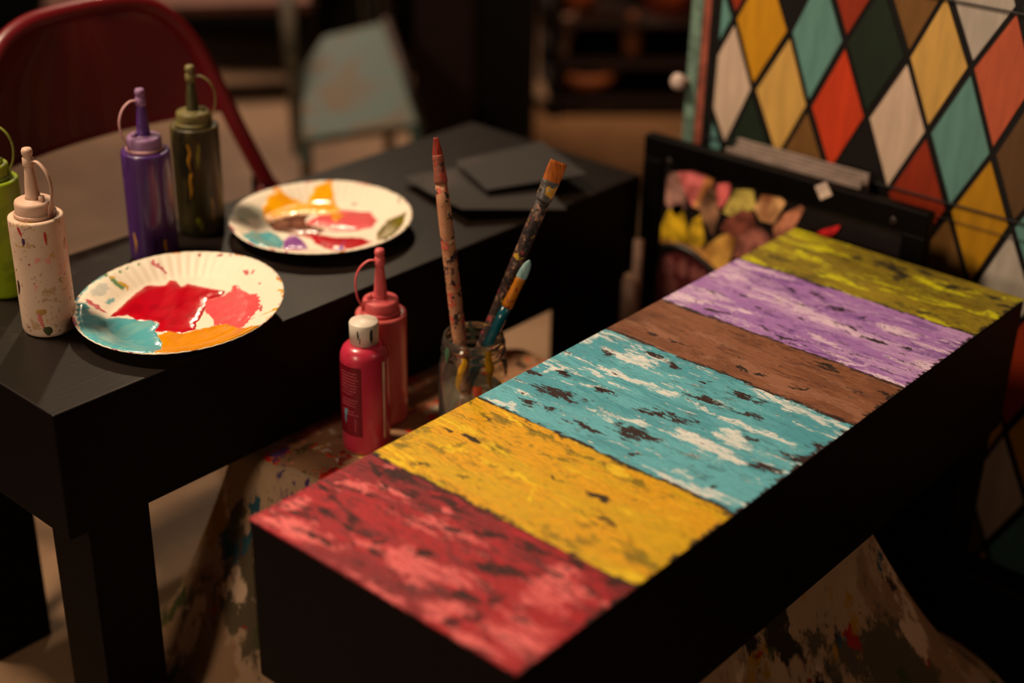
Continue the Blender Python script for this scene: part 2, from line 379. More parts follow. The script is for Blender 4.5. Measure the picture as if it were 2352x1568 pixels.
# ================================================================== PAINT-SPLATTERED CLOTH BETWEEN AND UNDER THE TABLES
STZ = -.145                      # top of the covered low stand, relative to the table tops
CX0, CX1, CY0, CY1 = .235, .615, -.262, .31
def cloth_h(x, y):
    """top height of the covered stand (relative), stepping down under the tabletops"""
    h = STZ
    if y < .035: h = STZ - min(1, (.035 - y) / .03) * .035
    if y > .22: h = STZ - min(1, (y - .22) / .03) * .012
    return h
M_cloth = splatter('splattered drop cloth', (186, 152, 120), [((146, 112, 84), 7, .50, 1), ((88, 74, 54), 9, .57, 2), ((64, 70, 32), 13, .60, 3.1), ((168, 120, 20), 14, .615, 4.4),
   ((66, 46, 96), 15, .61, 5.2), ((160, 28, 26), 17, .635, 6.6), ((210, 176, 148), 10, .58, 7.3), ((40, 78, 90), 18, .63, 8.1), ((44, 34, 28), 9, .595, 9.4), ((60, 46, 36), 30, .64, 12.4)], .8, .2, bump=.2, soft=.05, stretch=(1, 1, .6))
M_clothtop = splatter('thick splattered cloth top', (176, 130, 96), [((214, 46, 22), 22, .55, 2), ((96, 84, 50), 26, .575, 3.1), ((150, 40, 34), 40, .59, 4.4),
   ((84, 58, 110), 24, .615, 5.2), ((226, 140, 110), 26, .59, 6.6), ((226, 180, 90), 24, .60, 7.3), ((222, 206, 180), 28, .58, 8.1), ((56, 40, 32), 24, .63, 9.4), ((240, 60, 24), 30, .62, 11.4)], .5, .4, bump=.5, soft=.05)
def cloth():
    nper, depth = 360, 44
    per = []
    rr = .02
    # perimeter walk (rounded rectangle)
    segs = [((CX0, CY0), (CX1, CY0)), ((CX1, CY0), (CX1, CY1)), ((CX1, CY1), (CX0, CY1)), ((CX0, CY1), (CX0, CY0))]
    tot = sum(math.dist(a, b) for a, b in segs)
    for a, b in segs:
        n = int(nper * math.dist(a, b) / tot)
        for i in range(n):
            t = i / n; per.append(Vector((a[0] + (b[0] - a[0]) * t, a[1] + (b[1] - a[1]) * t)))
    n = len(per); c = Vector(((CX0 + CX1) / 2, (CY0 + CY1) / 2))
    nor = []
    for i in range(n):
        a = per[(i - 7) % n]; b = per[(i + 7) % n]; d = (b - a).normalized(); nor.append(Vector((d.y, -d.x)))
    V, Fc, mi = [], [], []
    H = Z0 + STZ
    inner = 16
    rows = inner + depth
    arc = 0
    for j in range(rows + 1):
        for i in range(n):
            p = per[i]; s = i / n * tot
            if j <= inner:
                f = j / inner; q = c.lerp(p, f ** .8)
                z = Z0 + cloth_h(q.x, q.y) + .0022 * mnoise.noise((q.x * 26, q.y * 26, 0)) - (.004 if f > .97 else 0)
                V.append((q.x, q.y, z)); continue
            f = (j - inner) / depth                         # 0 edge .. 1 hem
            base = Z0 + cloth_h(p.x, p.y) - .005
            z = base * (1 - f ** 1.05)
            fold = math.sin(s * 46 + 2.2 * math.sin(s * 9)) * .5 + .5 * mnoise.noise((s * 9, f * 1.2, 3.7)) + .35 * mnoise.noise((s * 26, f * 2, 1.7))
            # corners drape out further than the flat sides
            cd = min(math.dist(p, q_) for q_ in ((CX0, CY0), (CX1, CY0), (CX1, CY1), (CX0, CY1)))
            cor = math.exp(-(cd / .07) ** 2)
            out = .006 + f * (.030 + .055 * cor) + f ** .8 * .020 * fold + f ** 3 * .05
            if p.x > CX1 - .01 or p.y < CY0 + .01: out += .085 * f ** 1.1 * (1 if p.x > CX0 + .15 else 0.3)
            if p.x < CX0 + .01 and p.y < .15: out += .02 * f
            q = p + nor[i] * out
            lift = 0
            z = max(z, .004 + .012 * f * abs(mnoise.noise((s * 14, 2.2, 0))))
            V.append((q.x, q.y, z))
    for j in range(rows):
        for i in range(n):
            i2 = (i + 1) % n
            Fc.append((j * n + i, j * n + i2, (j + 1) * n + i2, (j + 1) * n + i)); mi.append(0 if j < inner else 1)
    V.append((c.x, c.y, Z0 + cloth_h(c.x, c.y))); ci = len(V) - 1
    for i in range(n): Fc.append((ci, (i + 1) % n, i)); mi.append(0)
    o = pyobj('drop_cloth', V, Fc, [M_clothtop, M_cloth], smooth=True)
    for p_, m_ in zip(o.data.polygons, mi): p_.material_index = m_
    bm = bmesh.new(); bm.from_mesh(o.data); bmesh.ops.remove_doubles(bm, verts=bm.verts[:], dist=1e-5); bmesh.ops.recalc_face_normals(bm, faces=bm.faces[:]); bm.to_mesh(o.data); bm.free()
    s = o.modifiers.new('solid', 'SOLIDIFY'); s.thickness = .0015; s.offset = -1
    return o
dc = cloth()
tag(dc, 'paint-splattered drop cloth over a low stand, spread between and under the two black tables', 'cloth')
# ================================================================== BOTTLES
def strap(pts, w=.0042, t=.0011, view=None):
    return tube(smoothpath(pts, 8), w / 2, 10, flat=(t / w * 2, 1.0), up=view)
VIEWN = Vector((-math.cos(YAW), -math.sin(YAW), 0)); SIDE = Vector((math.sin(YAW), -math.cos(YAW), 0))   # towards camera / to the photo's right
def squeeze_bottle(name, label, loc, m_body, m_cap, m_noz, m_strap, side=1, h=.130, r=.0275, noz=.046, turn=0.0, tall=False):
    t = thing(name, label, 'bottle', loc, 0, 'squeeze bottles of paint')
    prof = [(0, 0), (r * .86, 0), (r * .97, .002), (r, .006)] + [(r * (1 + .004 * math.sin(i)), .006 + (h - .016) * i / 8) for i in range(1, 8)] + [(r, h - .010), (r, h - .002), (r * .985, h), (r * .90, h + .0008), (r * .80, h + .0002), (0, h + .0002)]
    obj('body', lathe(prof, 56), m_body, t, smooth=True)
    rc = r * .70; ch = .017
    cp = [(0, h + .0003), (rc * .98, h + .0003), (rc, h + .002), (rc, h + ch - .003), (rc * .96, h + ch - .0006), (rc * .9, h + ch), (rc * .4, h + ch + .0015), (.0072, h + ch + .002), (0, h + ch + .002)]
    bm = lathe(cp, 56)
    obj('cap', bm, m_cap, t, smooth=True)
    z = h + ch + .001
    npf = [(0, z), (.0082, z), (.0074, z + .003), (.0064, z + noz * .35), (.0046, z + noz * .72), (.0040, z + noz * .8), (0, z + noz * .8)]
    obj('nozzle', lathe(npf, 28), m_noz, t, smooth=True)
    zt = z + noz * .74
    tp = [(0, zt), (.0054, zt), (.0058, zt + .002), (.0056, zt + .009), (.0048, zt + .0098), (.0042, zt + .011), (.0054, zt + .0125), (.0056, zt + .0165), (.0045, zt + .019), (0, zt + .0192)]
    obj('nozzle_tip', lathe(tp, 24), m_cap, t, smooth=True)
    d = (SIDE * math.cos(turn) * side + VIEWN * math.sin(turn)).normalized()
    P = [d * .004 + Vector((0, 0, zt + .006)), d * .013 + Vector((0, 0, zt + .0065)), d * .0225 + Vector((0, 0, zt - .001)), d * .0275 + Vector((0, 0, zt - .014)), d * .0262 + Vector((0, 0, z + .004)), d * .0215 + Vector((0, 0, z - .007)), d * (rc + .0012) + Vector((0, 0, h + .004))]
    obj('strap', strap(P, view=d), m_strap, t, smooth=True)
    obj('strap_ring', lathe([(rc + .0003, h + .0008), (rc + .002, h + .0012), (rc + .002, h + .0042), (rc + .0003, h + .0046)], 48), m_strap, t, smooth=True)
    b2 = lathe([(0, z - .0015), (.0032, z - .0015), (.0030, z + .0048), (0, z + .0052)], 12, Matrix.Translation(d * rc * .62))
    obj('plug', b2, m_cap, t, smooth=True)
    return t
def zpt(u, v, z): p = atz(u, v, z); return (p.x, p.y, p.z + .0004)
m_white = splatter('white bottle spotted', (232, 200, 176), [((186, 152, 116), 60, .58, 1), ((140, 40, 50), 110, .645, 2), ((80, 76, 44), 90, .64, 3.3), ((190, 152, 76), 100, .63, 4.1), ((90, 56, 100), 150, .66, 5.5), ((224, 150, 136), 45, .60, 6.1)], .42, .4, bump=.25)
m_whitecap = splatter('off white cap', (216, 178, 156), [((150, 110, 90), 60, .64, 1), ((170, 60, 60), 90, .72, 2), ((70, 50, 46), 90, .73, 2)], .5, .4)
m_lime = splatter('lime paint bottle', (136, 158, 14), [((112, 132, 12), 24, .56, 1), ((60, 64, 14), 80, .71, 2)], .38, .45)
m_limecap = splatter('lime cap', (140, 156, 20), [((70, 120, 70), 45, .64, 1), ((40, 44, 20), 90, .68, 2), ((170, 175, 60), 30, .6, 3)], .45, .4)
m_purple = splatter('purple paint bottle', (80, 44, 112), [((54, 26, 66), 20, .52, 1), ((50, 22, 46), 30, .62, 2), ((96, 60, 136), 14, .60, 6)], .3, .5, stretch=(1, 1, .22), coat=.3)
m_purplecap = splatter('lilac cap', (150, 112, 156), [((120, 76, 130), 40, .58, 1), ((176, 96, 110), 55, .70, 2)], .5, .4)
m_purplenoz = splatter('purple nozzle', (88, 46, 132), [((66, 34, 100), 40, .58, 1)], .4, .5)
m_olive = splatter('olive paint bottle', (84, 74, 38), [((54, 46, 24), 18, .50, 1), ((38, 34, 22), 26, .60, 2), ((120, 104, 66), 22, .66, 6)], .42, .4, stretch=(1, 1, .25), coat=.05)
m_olivecap = splatter('olive cap', (122, 112, 66), [((92, 82, 44), 40, .56, 1), ((160, 140, 80), 55, .68, 2)], .45, .4)
m_olivenoz = splatter('olive nozzle', (70, 66, 34), [((100, 92, 48), 60, .6, 1)], .45, .4)
m_pink = splatter('pink paint bottle', (222, 100, 98), [((196, 76, 80), 16, .56, 1), ((120, 44, 60), 30, .66, 2.4)], .3, .5, stretch=(1, 1, .35), coat=.3)
m_pinkcap = splatter('pink cap', (226, 98, 102), [((200, 76, 82), 40, .58, 1), ((60, 40, 30), 60, .73, 2)], .42, .45)
m_strapw = splatter('pale strap', (206, 168, 146), [((170, 120, 110), 60, .6, 1)], .5, .4)
m_strappu = splatter('lilac strap', (196, 146, 150), [((200, 150, 70), 50, .62, 1)], .5, .4)
m_strapli = splatter('lime strap', (130, 140, 50), [((90, 130, 130), 50, .62, 1), ((190, 170, 110), 50, .62, 4)], .5, .4)

squeeze_bottle('squeeze_bottle', 'lime green squeeze bottle at the left edge, behind the white bottle', zpt(18, 666, 0), m_lime, m_limecap, m_limecap, m_strapli, 1, h=.131)
wb = squeeze_bottle('squeeze_bottle', 'white squeeze bottle flecked with paint at the near end of the black table', zpt(116, 752, 0), m_white, m_whitecap, m_whitecap, m_strapw, 1, h=.127, turn=.5)
pu = squeeze_bottle('squeeze_bottle', 'purple squeeze bottle with a lilac cap, behind the two-red plate', zpt(357, 588, 0), m_purple, m_purplecap, m_purplenoz, m_strappu, -1, h=.130, turn=.7)
pu['label'] = 'purple squeeze bottle with a lilac cap, behind the nearer paper plate'
ol = squeeze_bottle('squeeze_bottle', 'olive squeeze bottle with yellow streaks, right behind the purple bottle', zpt(465, 527, 0), m_olive, m_olivecap, m_olivenoz, m_olivecap, 1, h=.133, r=.0283)
pk = squeeze_bottle('squeeze_bottle', 'salmon pink squeeze bottle with a strap, behind the labelled crimson bottle', zpt(880, 957, STZ), m_pink, m_pinkcap, m_pinkcap, m_pinkcap, -1, h=.133, r=.0285, noz=.052, turn=.35)
# dried drips on the bottles
def drip(parent, ang, z0, z1, w, r, mat, name='paint_drip', wig=.0015):
    n = 10; V = []; Fc = []
    for i in range(n + 1):
        f = i / n; z = z0 + (z1 - z0) * f
        ww = w * (.35 + .65 * math.sin(PI * min(1, f * 1.05 + .08)) ** .6) / 2 * (1 + .35 * mnoise.noise((z * 200, ang, 0)))
        cx = wig * mnoise.noise((z * 60, ang * 3, 4)) * 2
        for j in range(5):
            s = (j / 4 * 2 - 1); a = ang + (cx + s * ww) / r; rr = r + .0009 * (1 - s * s) - .0003
            V.append((rr * math.cos(a), rr * math.sin(a), z))
    for i in range(n):
        for j in range(4): Fc.append((i * 5 + j, i * 5 + j + 1, (i + 1) * 5 + j + 1, (i + 1) * 5 + j))
    return pyobj(name, V, Fc, mat, parent, smooth=True)
CAMANG = math.atan2(-math.sin(YAW), -math.cos(YAW))
md_y = plain('dried yellow drip', (196, 140, 30), .35, .5); md_g = plain('dried lime drip', (140, 140, 20), .35, .5)
md_t = plain('dried blue drip', (84, 150, 170), .35, .5); md_d = plain('dried dark drip', (56, 30, 30), .4, .5); md_r = plain('dried red drip', (190, 60, 60), .4, .5)
drip(ol, CAMANG - .12, .118, .085, .0045, .0283, md_y); drip(ol, CAMANG - .10, .083, .050, .004, .0283, md_y); drip(ol, CAMANG + .28, .118, .088, .0042, .0283, md_g)
drip(ol, CAMANG + .18, .026, .010, .010, .0283, md_g); drip(ol, CAMANG + .75, .05, .02, .003, .0283, md_y)
drip(pu, CAMANG - .62, .038, .012, .0045, .0275, md_y); drip(pu, CAMANG + .75, .03, .012, .005, .0275, md_y); drip(pu, CAMANG + .5, .12, .07, .003, .0275, plain('mauve drip', (130, 70, 100), .4))
drip(wb, CAMANG + .05, .030, .012, .007, .0275, plain('rose drip', (214, 120, 110), .45)); drip(wb, CAMANG + .1, .034, .027, .017, .0275, plain('tan drip', (190, 146, 80), .45)); drip(wb, CAMANG + .2, .014, .004, .012, .0275, plain('dark green drip', (60, 66, 34), .45))
drip(wb, CAMANG - .85, .062, .046, .006, .0275, md_d); drip(wb, CAMANG - .3, .112, .104, .005, .0275, plain('violet spot', (70, 44, 84), .45)); drip(wb, CAMANG + .6, .118, .104, .004, .0275, md_r)
drip(wb, CAMANG - .35, .124, .114, .0045, .0275, md_r, wig=.003)
# crimson acrylic bottle with label
ab = thing('acrylic_paint_bottle', 'crimson labelled paint bottle with a short white screw cap', 'bottle', zpt(843, 1020, STZ))
m_crim = splatter('crimson plastic', (208, 50, 78), [((184, 36, 66), 14, .55, 1)], .3, .5, coat=.3)
r = .0265; hb = .122
obj('body', lathe([(0, 0), (r * .88, 0), (r * .98, .0025), (r, .008), (r, hb - .014), (r * .985, hb - .007), (r * .9, hb - .001), (r * .76, hb + .003), (r * .58, hb + .0048), (r * .5, hb + .0052), (0, hb + .0052)], 64), m_crim, ab, smooth=True)
m_wcap = splatter('white screw cap', (242, 228, 212), [((226, 130, 96), 50, .68, 1)], .4, .45)
bm = bmesh.new(); n = 72
rings = []
for rr, z in ((.0128, hb + .0050), (.0152, hb + .0056), (.0156, hb + .0285), (.0146, hb + .0302), (.0, hb + .0305)):
    if rr == 0: rings.append([bm.verts.new((0, 0, z))]); continue
    rings.append([bm.verts.new(((rr + (.00022 if i % 2 else 0)) * math.cos(2 * PI * i / n), (rr + (.00022 if i % 2 else 0)) * math.sin(2 * PI * i / n), z)) for i in range(n)])
for a, b in zip(rings, rings[1:]):
    for i in range(n):
        if len(b) == 1: bm.faces.new((a[i], a[(i + 1) % n], b[0]))
        else: bm.faces.new((a[i], a[(i + 1) % n], b[(i + 1) % n], b[i]))
capo = obj('screw_cap', bm, m_wcap, ab, smooth=True)
for dang, z0_, z1_, w_ in ((-.35, .0245, .014, .0022), (.55, .026, .011, .0035), (.62, .017, .010, .0018), (-.2, .0165, .009, .001)):
    drip(capo, CAMANG + dang, hb + z0_, hb + z1_, w_, .0158, plain('cap mark', (30, 34, 28), .5), 'paint_mark')
def patch(name, a0, a1, z0_, z1_, rr, mat, parent, na=24):
    V, Fc = [], []
    for j in range(2):
        for i in range(na + 1):
            a = a0 + (a1 - a0) * i / na; V.append((rr * math.cos(a), rr * math.sin(a), (z0_, z1_)[j]))
    for i in range(na): Fc.append((i, i + 1, na + 2 + i, na + 1 + i))
    return pyobj(name, V, Fc, mat, parent, smooth=True)
lab = patch('label', CAMANG - 1.45, CAMANG - .05, .024, .108, r + .0003, plain('dark crimson label', (112, 12, 30), .35, .5, var=.06), ab)
lab['label'] = 'dark crimson label with pale small print'
st = patch('label_edge', CAMANG + .86, CAMANG + 1.0, .018, .112, r + .0004, plain('white label edge', (244, 214, 196), .4), ab, 4)
m_txt = plain('pale print', (176, 74, 84), .5)
V, Fc = [], []
rnd = random.Random(3)
for row in range(15):
    z = .100 - row * .0036
    if row in (8, 12): continue
    a = CAMANG - 1.02 + rnd.random() * .05; end = CAMANG - .18 - rnd.random() * (.35 if row > 6 else .12)
    while a < end:
        wd = .03 + rnd.random() * .06
        b = len(V)
        for (aa, zz) in ((a, z), (a + wd, z), (a + wd, z + .0014), (a, z + .0014)):
            V.append(((r + .0006) * math.cos(aa), (r + .0006) * math.sin(aa), zz))
        Fc.append((b, b + 1, b + 2, b + 3)); a += wd + .022
for i in range(2):
    aa0 = CAMANG - .35; b = len(V)
    for (aa, zz) in ((aa0, .030), (aa0 + .03, .030), (aa0 + .03, .046), (aa0, .046)): V.append(((r + .0006) * math.cos(aa), (r + .0006) * math.sin(aa), zz))
    Fc.append((b, b + 1, b + 2, b + 3)); break
pyobj('print', V, Fc, m_txt, lab)
drip(ab, CAMANG - .78, .056, .047, .006, r + .0004, md_t, wig=.001); drip(ab, CAMANG - .80, .050, .038, .003, r + .0004, md_t, wig=.001)

# ================================================================== JAR AND BRUSHES
JZ = STZ; JH = .124
jc = atz(1088, 768, JZ + JH)
jar = thing('glass_jar', 'clear glass screw-neck jar of rinsing water holding three brushes', 'jar', (jc.x, jc.y, Z0 + JZ + .0006))
k = NT('jar glass'); k.b.inputs['Transmission Weight'].default_value = 1; k.b.inputs['IOR'].default_value = 1.42
k.b.inputs['Transmission Weight'].default_value = .985
v = k.coord(); M_glass = k.done(k.mix(k.step(k.noise(v, 60, 4), .4, .7), (.95, .95, .90, 1), (.80, .76, .62, 1)), .04, .5)
k = NT('rinse water'); v = k.coord(); k.b.inputs['Transmission Weight'].default_value = 1; k.b.inputs['IOR'].default_value = 1.33
k.b.inputs['Transmission Weight'].default_value = .72
M_water = k.done((.74, .62, .48, 1), .15, .4)
R = .0385; rn = .0335
outer = [(0, 0), (R * .86, 0), (R * .97, .003), (R, .009), (R, .082), (R * .985, .088), (R * .94, .094), (rn + .001, .099), (rn - .0005, .101), (rn, .103), (rn + .0022, .1045), (rn + .0022, .1065), (rn, .108), (rn, .113), (rn + .0014, .1142), (rn + .0014, .1160), (rn, .1172), (rn - .0002, .1215), (rn - .0008, .1235), (rn - .002, .124)]
inner = [(rn - .0036, .1225), (rn - .0036, .101), (rn - .003, .098), (R * .87, .092), (R - .0035, .084), (R - .003, .010), (R * .85, .006), (0, .006)]
obj('glass', lathe(outer + inner, 72), M_glass, jar, smooth=True)
obj('water', lathe([(0, .0063), (R * .84, .0063), (R - .0036, .0105), (R - .0036, .058), (0, .058)], 56), M_water, jar, smooth=True)
m_dry = [plain('dry yellow smear', (200, 150, 20), .5), plain('dry orange smear', (220, 96, 60), .5), plain('dry green smear', (60, 100, 70), .5)]
for (da, z0_, z1_, w_, mi_) in ((.55, .120, .075, .010, 0), (-.35, .112, .070, .008, 0), (.2, .080, .064, .011, 1), (-.9, .118, .10, .008, 2), (2.6, .12, .09, .012, 0), (3.3, .118, .095, .006, 2)):
    drip(jar, CAMANG + PI + da if mi_ == 9 else CAMANG + da, z0_, z1_, w_, (rn + .0024 if z0_ > .1 else R + .0004), m_dry[mi_], 'dried_smear', wig=.003)
def brush(name, label, tip, tail, handle_prof, m_handle, m_fer, m_bris, fer_w, bris_len, fer_len, flatb, bris_shape='flat'):
    tip = Vector(tip); tail = Vector(tail); d = (tail - tip); Ln = d.length; d.normalize()
    t = thing(name, label, 'brush', tail)
    T = lambda s: tip + d * s - tail
    bl, fl = bris_len, fer_len
    side = d.cross(VIEWN).normalized()          # across, seen from the front
    pts = [T(bl + fl + (Ln - bl - fl) * f) for f, _ in handle_prof]; rad = [q for _, q in handle_prof]
    obj('handle', tube(pts, rad, 20), m_handle, t, smooth=True)
    # ferrule: round at the handle, flattened at the bristles
    bm = bmesh.new(); rings = []
    nf = d.cross(side)
    for f in (0, .04, .12, .16, .5, .9, 1.0):
        p = T(bl + fl * (1 - f)) if False else T(bl + fl * f)
        a = fer_w / 2 * (1 - f) + handle_prof[0][1] * 1.1 * f; b = (fer_w / 2 * flatb) * (1 - f) + handle_prof[0][1] * 1.1 * f
        if f in (.12, .9): a *= 1.06; b *= 1.06
        rings.append([bm.verts.new(p + side * a * math.cos(2 * PI * i / 20) + nf * b * math.sin(2 * PI * i / 20)) for i in range(20)])
    for a, b in zip(rings, rings[1:]):
        for i in range(20): bm.faces.new((a[i], a[(i + 1) % 20], b[(i + 1) % 20], b[i]))
    bm.faces.new(rings[0][::-1]); bm.faces.new(rings[-1])
    obj('ferrule', bm, m_fer, t, smooth=True)
    bm = bmesh.new(); rings = []
    for i_ in range(9):
        f = i_ / 8
        a = fer_w / 2 * .97; b = fer_w / 2 * flatb * .95
        if bris_shape == 'flat': a *= 1 + .06 * math.sin(PI * f) ; b *= (1 - .75 * f)
        elif bris_shape == 'chisel': a *= (1 - .55 * f); b *= (1 - .8 * f)
        else: a *= max(.06, 1.12 * (1 - f ** 2.6) ** .6 if f < 1 else .06); b *= max(.05, (1 - f ** 2) ** .6 if f < 1 else .05)
        p = T(bl * (1 - f))
        rings.append([bm.verts.new(p + side * a * math.cos(2 * PI * j / 22) + nf * b * math.sin(2 * PI * j / 22) + d * (.0008 * mnoise.noise((j * 3.3, i_, 0)) if i_ == 8 else 0)) for j in range(22)])
    for a, b in zip(rings, rings[1:]):
        for i in range(22): bm.faces.new((a[i], a[(i + 1) % 22], b[(i + 1) % 22], b[i]))
    bm.faces.new(rings[-1])
    obj('bristles', bm, m_bris, t, smooth=True)
    return t
JT = (jc - CAM).dot(F_)
jb = Vector((jc.x, jc.y, Z0 + JZ + .009))
m_h1 = splatter('crusted pink handle', (190, 134, 100), [((190, 84, 68), 70, .54, 1), ((50, 34, 34), 95, .55, 2), ((206, 160, 120), 80, .60, 3), ((110, 70, 80), 90, .62, 4), ((170, 150, 40), 90, .68, 5)], .6, .3, bump=.8)
m_h2 = splatter('crusted dark handle', (58, 42, 40), [((150, 110, 90), 90, .56, 1), ((180, 60, 70), 100, .61, 2), ((190, 150, 50), 80, .60, 3), ((36, 28, 30), 70, .56, 4), ((110, 90, 90), 120, .60, 5)], .55, .35, bump=.8)
m_teal = splatter('teal lacquered handle', (8, 92, 108), [((6, 66, 84), 40, .55, 1)], .22, .6, coat=.5)
def bristle_mat(name, a, b):
    k = NT(name); v = k.coord()
    n = k.noise(k.mapping(v, scale=(400, 400, 26)), 1, 4); k.bump(n, .5, .0005)
    return k.done(k.mix(k.step(n, .35, .65), srgb(a), srgb(b)), .5, .35)
brush('paint_brush', 'leftmost brush in the jar, crusted pinkish handle and dark red chisel bristles', att(1001, 316, JT - .08), jb + Vector((-.0148, -.0103, 0)),
      [(0, .0062), (.08, .0074), (.3, .0078), (.55, .0078), (.75, .0068), (1, .0045)], m_h1, splatter('crusted ferrule', (150, 84, 66), [((180, 70, 56), 60, .52, 1), ((70, 40, 36), 80, .58, 2), ((150, 150, 120), 80, .64, 4)], .5, .4, bump=.6),
      bristle_mat('dark red bristles', (112, 26, 14), (160, 48, 24)), .0115, .018, .030, .5, 'chisel')
brush('paint_brush', 'tall brush at the right of the jar with square orange brown bristles, dark crusted handle', att(1284, 372, JT - .07), jb + Vector((-.0050, .0276, 0)),
      [(0, .0078), (.1, .0076), (.4, .0074), (.7, .0066), (1, .0045)], m_h2, splatter('yellow ringed ferrule', (90, 84, 84), [((222, 160, 40), 48, .5, 1), ((170, 170, 176), 60, .57, 2), ((36, 30, 34), 70, .60, 3)], .35, .5, bump=.5),
      bristle_mat('orange brown bristles', (140, 66, 16), (196, 104, 32)), .0190, .022, .022, .42, 'flat')
brush('paint_brush', 'short teal handled brush with gold ferrule and pale blue rounded bristles', att(1217, 597, JT - .04), jb + Vector((-.0176, .0218, 0)),
      [(0, .0054), (.1, .0064), (.35, .0062), (.7, .0048), (1, .0032)], m_teal, splatter('gold ferrule', (200, 120, 20), [((150, 60, 16), 60, .54, 1), ((226, 160, 40), 60, .58, 2)], .28, .6, bump=.3),
      bristle_mat('pale blue bristles', (120, 158, 162), (158, 186, 184)), .0105, .0225, .037, .62, 'round')

# ================================================================== PAPER PLATES
def in_poly_sd(px, py, poly):
    """signed distance (positive inside) on numpy grids"""
    x = np.array([p[0] for p in poly]); y = np.array([p[1] for p in poly]); n = len(x)
    d = np.full(px.shape, 1e9); ins = np.zeros(px.shape, bool)
    for i in range(n):
        j = (i + 1) % n
        ex, ey = x[j] - x[i], y[j] - y[i]; wx, wy = px - x[i], py - y[i]
        t = np.clip((wx * ex + wy * ey) / (ex * ex + ey * ey + 1e-12), 0, 1)
        d = np.minimum(d, (wx - ex * t) ** 2 + (wy - ey * t) ** 2)
        c = ((y[i] > py) != (y[j] > py)) & (px < (x[j] - x[i]) * (py - y[i]) / (y[j] - y[i] + 1e-12) + x[i])
        ins ^= c
    d = np.sqrt(d); return np.where(ins, d, -d)
PR = .1105
def plate_z(r):
    r = r / PR
    if np.isscalar(r): r = np.array(r)
    z = np.interp(r, [0, .64, .70, .80, .92, .975, 1.0], [.0022, .0022, .0032, .0095, .0165, .0185, .0182])
    return z
def make_plate(label, u, v, tilt, mat, group='paper plates of paint'):
    p = atz(u, v, .017)
    dz = .070 * math.sin(math.acos(max(-1, min(1, (Euler(tilt).to_matrix() @ Vector((0, 0, 1))).z))))
    t = thing('paper_plate', label, 'plate', (p.x, p.y, Z0 + .0004 + dz), 0, group)
    n = 240; V = []; Fc = []
    rs = [0, .2, .4, .55, .62, .66, .70, .74, .78, .82, .86, .90, .94, .965, .985, 1.0]
    for si, sgn in enumerate((0, 1)):
        for ri, rr in enumerate(rs):
            for i in range(n):
                a = 2 * PI * i / n
                fl = .00055 * math.cos(a * 60) * max(0, min(1, (rr - .68) / .08)) * (1 if rr < .97 else .3)
                z = float(plate_z(rr * PR)) + fl + .0012 * mnoise.noise((math.cos(a) * 1.5, math.sin(a) * 1.5, u * .01)) * rr ** 3 - (.0009 if si else 0)
                V.append((rr * PR * math.cos(a), rr * PR * math.sin(a), z))
    m = len(rs)
    for si in range(2):
        for ri in range(m - 1):
            for i in range(n):
                j = (i + 1) % n; b = si * m * n
                q = (b + ri * n + i, b + ri * n + j, b + (ri + 1) * n + j, b + (ri + 1) * n + i)
                Fc.append(q if si == 0 else q[::-1])
    for i in range(n):
        j = (i + 1) % n; Fc.append(((m - 1) * n + i, (m - 1) * n + j, m * n + (m - 1) * n + j, m * n + (m - 1) * n + i))
    o = pyobj('plate', V, Fc, mat, t, smooth=True)
    bm = bmesh.new(); bm.from_mesh(o.data); bmesh.ops.remove_doubles(bm, verts=bm.verts[:], dist=1e-6); bm.to_mesh(o.data); bm.free()
    t.rotation_euler = tilt
    return t, p
def local_px(t, pts, ox, oy, s, zz=.006):
    M = (Matrix.Translation(t.location) @ t.rotation_euler.to_matrix().to_4x4()); Mi = M.inverted(); nrm = M.to_3x3() @ Vector((0, 0, 1))
    out = []
    for x, y in pts:
        z_ = zz
        for _ in range(5):
            q = Mi @ atp(ox + x / s, oy + y / s, M @ Vector((0, 0, z_)), nrm)
            z_ = float(plate_z(min(PR, math.hypot(q.x, q.y)))) + .001
        out.append((q.x, q.y))
    return out
def puddle(t, pts, mat, ox, oy, s, h=.0015, label=None, rag=.0016, sd=0, name='paint_puddle'):
    poly = local_px(t, pts, ox, oy, s)
    g = .0011
    xs = np.arange(min(p[0] for p in poly) - .003, max(p[0] for p in poly) + .003, g); ys = np.arange(min(p[1] for p in poly) - .003, max(p[1] for p in poly) + .003, g)
    X, Y = np.meshgrid(xs, ys, indexing='ij'); D = in_poly_sd(X, Y, poly)
    NZ = np.zeros(X.shape); N2 = np.zeros(X.shape)
    for i in range(X.shape[0]):
        for j in range(X.shape[1]):
            if D[i, j] > -.006:
                NZ[i, j] = mnoise.fractal((X[i, j] * 160, Y[i, j] * 160, sd), 1, 2, 3); N2[i, j] = mnoise.noise((X[i, j] * 70, Y[i, j] * 70, sd + 5))
    D = D + NZ * rag
    rad = np.sqrt(X ** 2 + Y ** 2); D = np.minimum(D, PR * .985 - rad)
    h_ = np.where(D > 0, h * (1 - np.exp(-np.maximum(D, 0) / .0042)) * (1 + .13 * N2 + .035 * NZ), D * .6)
    Zs = plate_z(rad) + h_ + .0001
    idx = -np.ones(X.shape, int); V = []
    ok = D > -.0016
    for i in range(X.shape[0]):
        for j in range(X.shape[1]):
            if ok[i, j]: idx[i, j] = len(V); V.append((X[i, j], Y[i, j], Zs[i, j]))
    Fc = [(idx[i, j], idx[i + 1, j], idx[i + 1, j + 1], idx[i, j + 1]) for i in range(X.shape[0] - 1) for j in range(X.shape[1] - 1) if min(idx[i, j], idx[i + 1, j], idx[i + 1, j + 1], idx[i, j + 1]) >= 0]
    o = pyobj(name, V, Fc, mat, t, smooth=True)
    if label: o['label'] = label
    return o
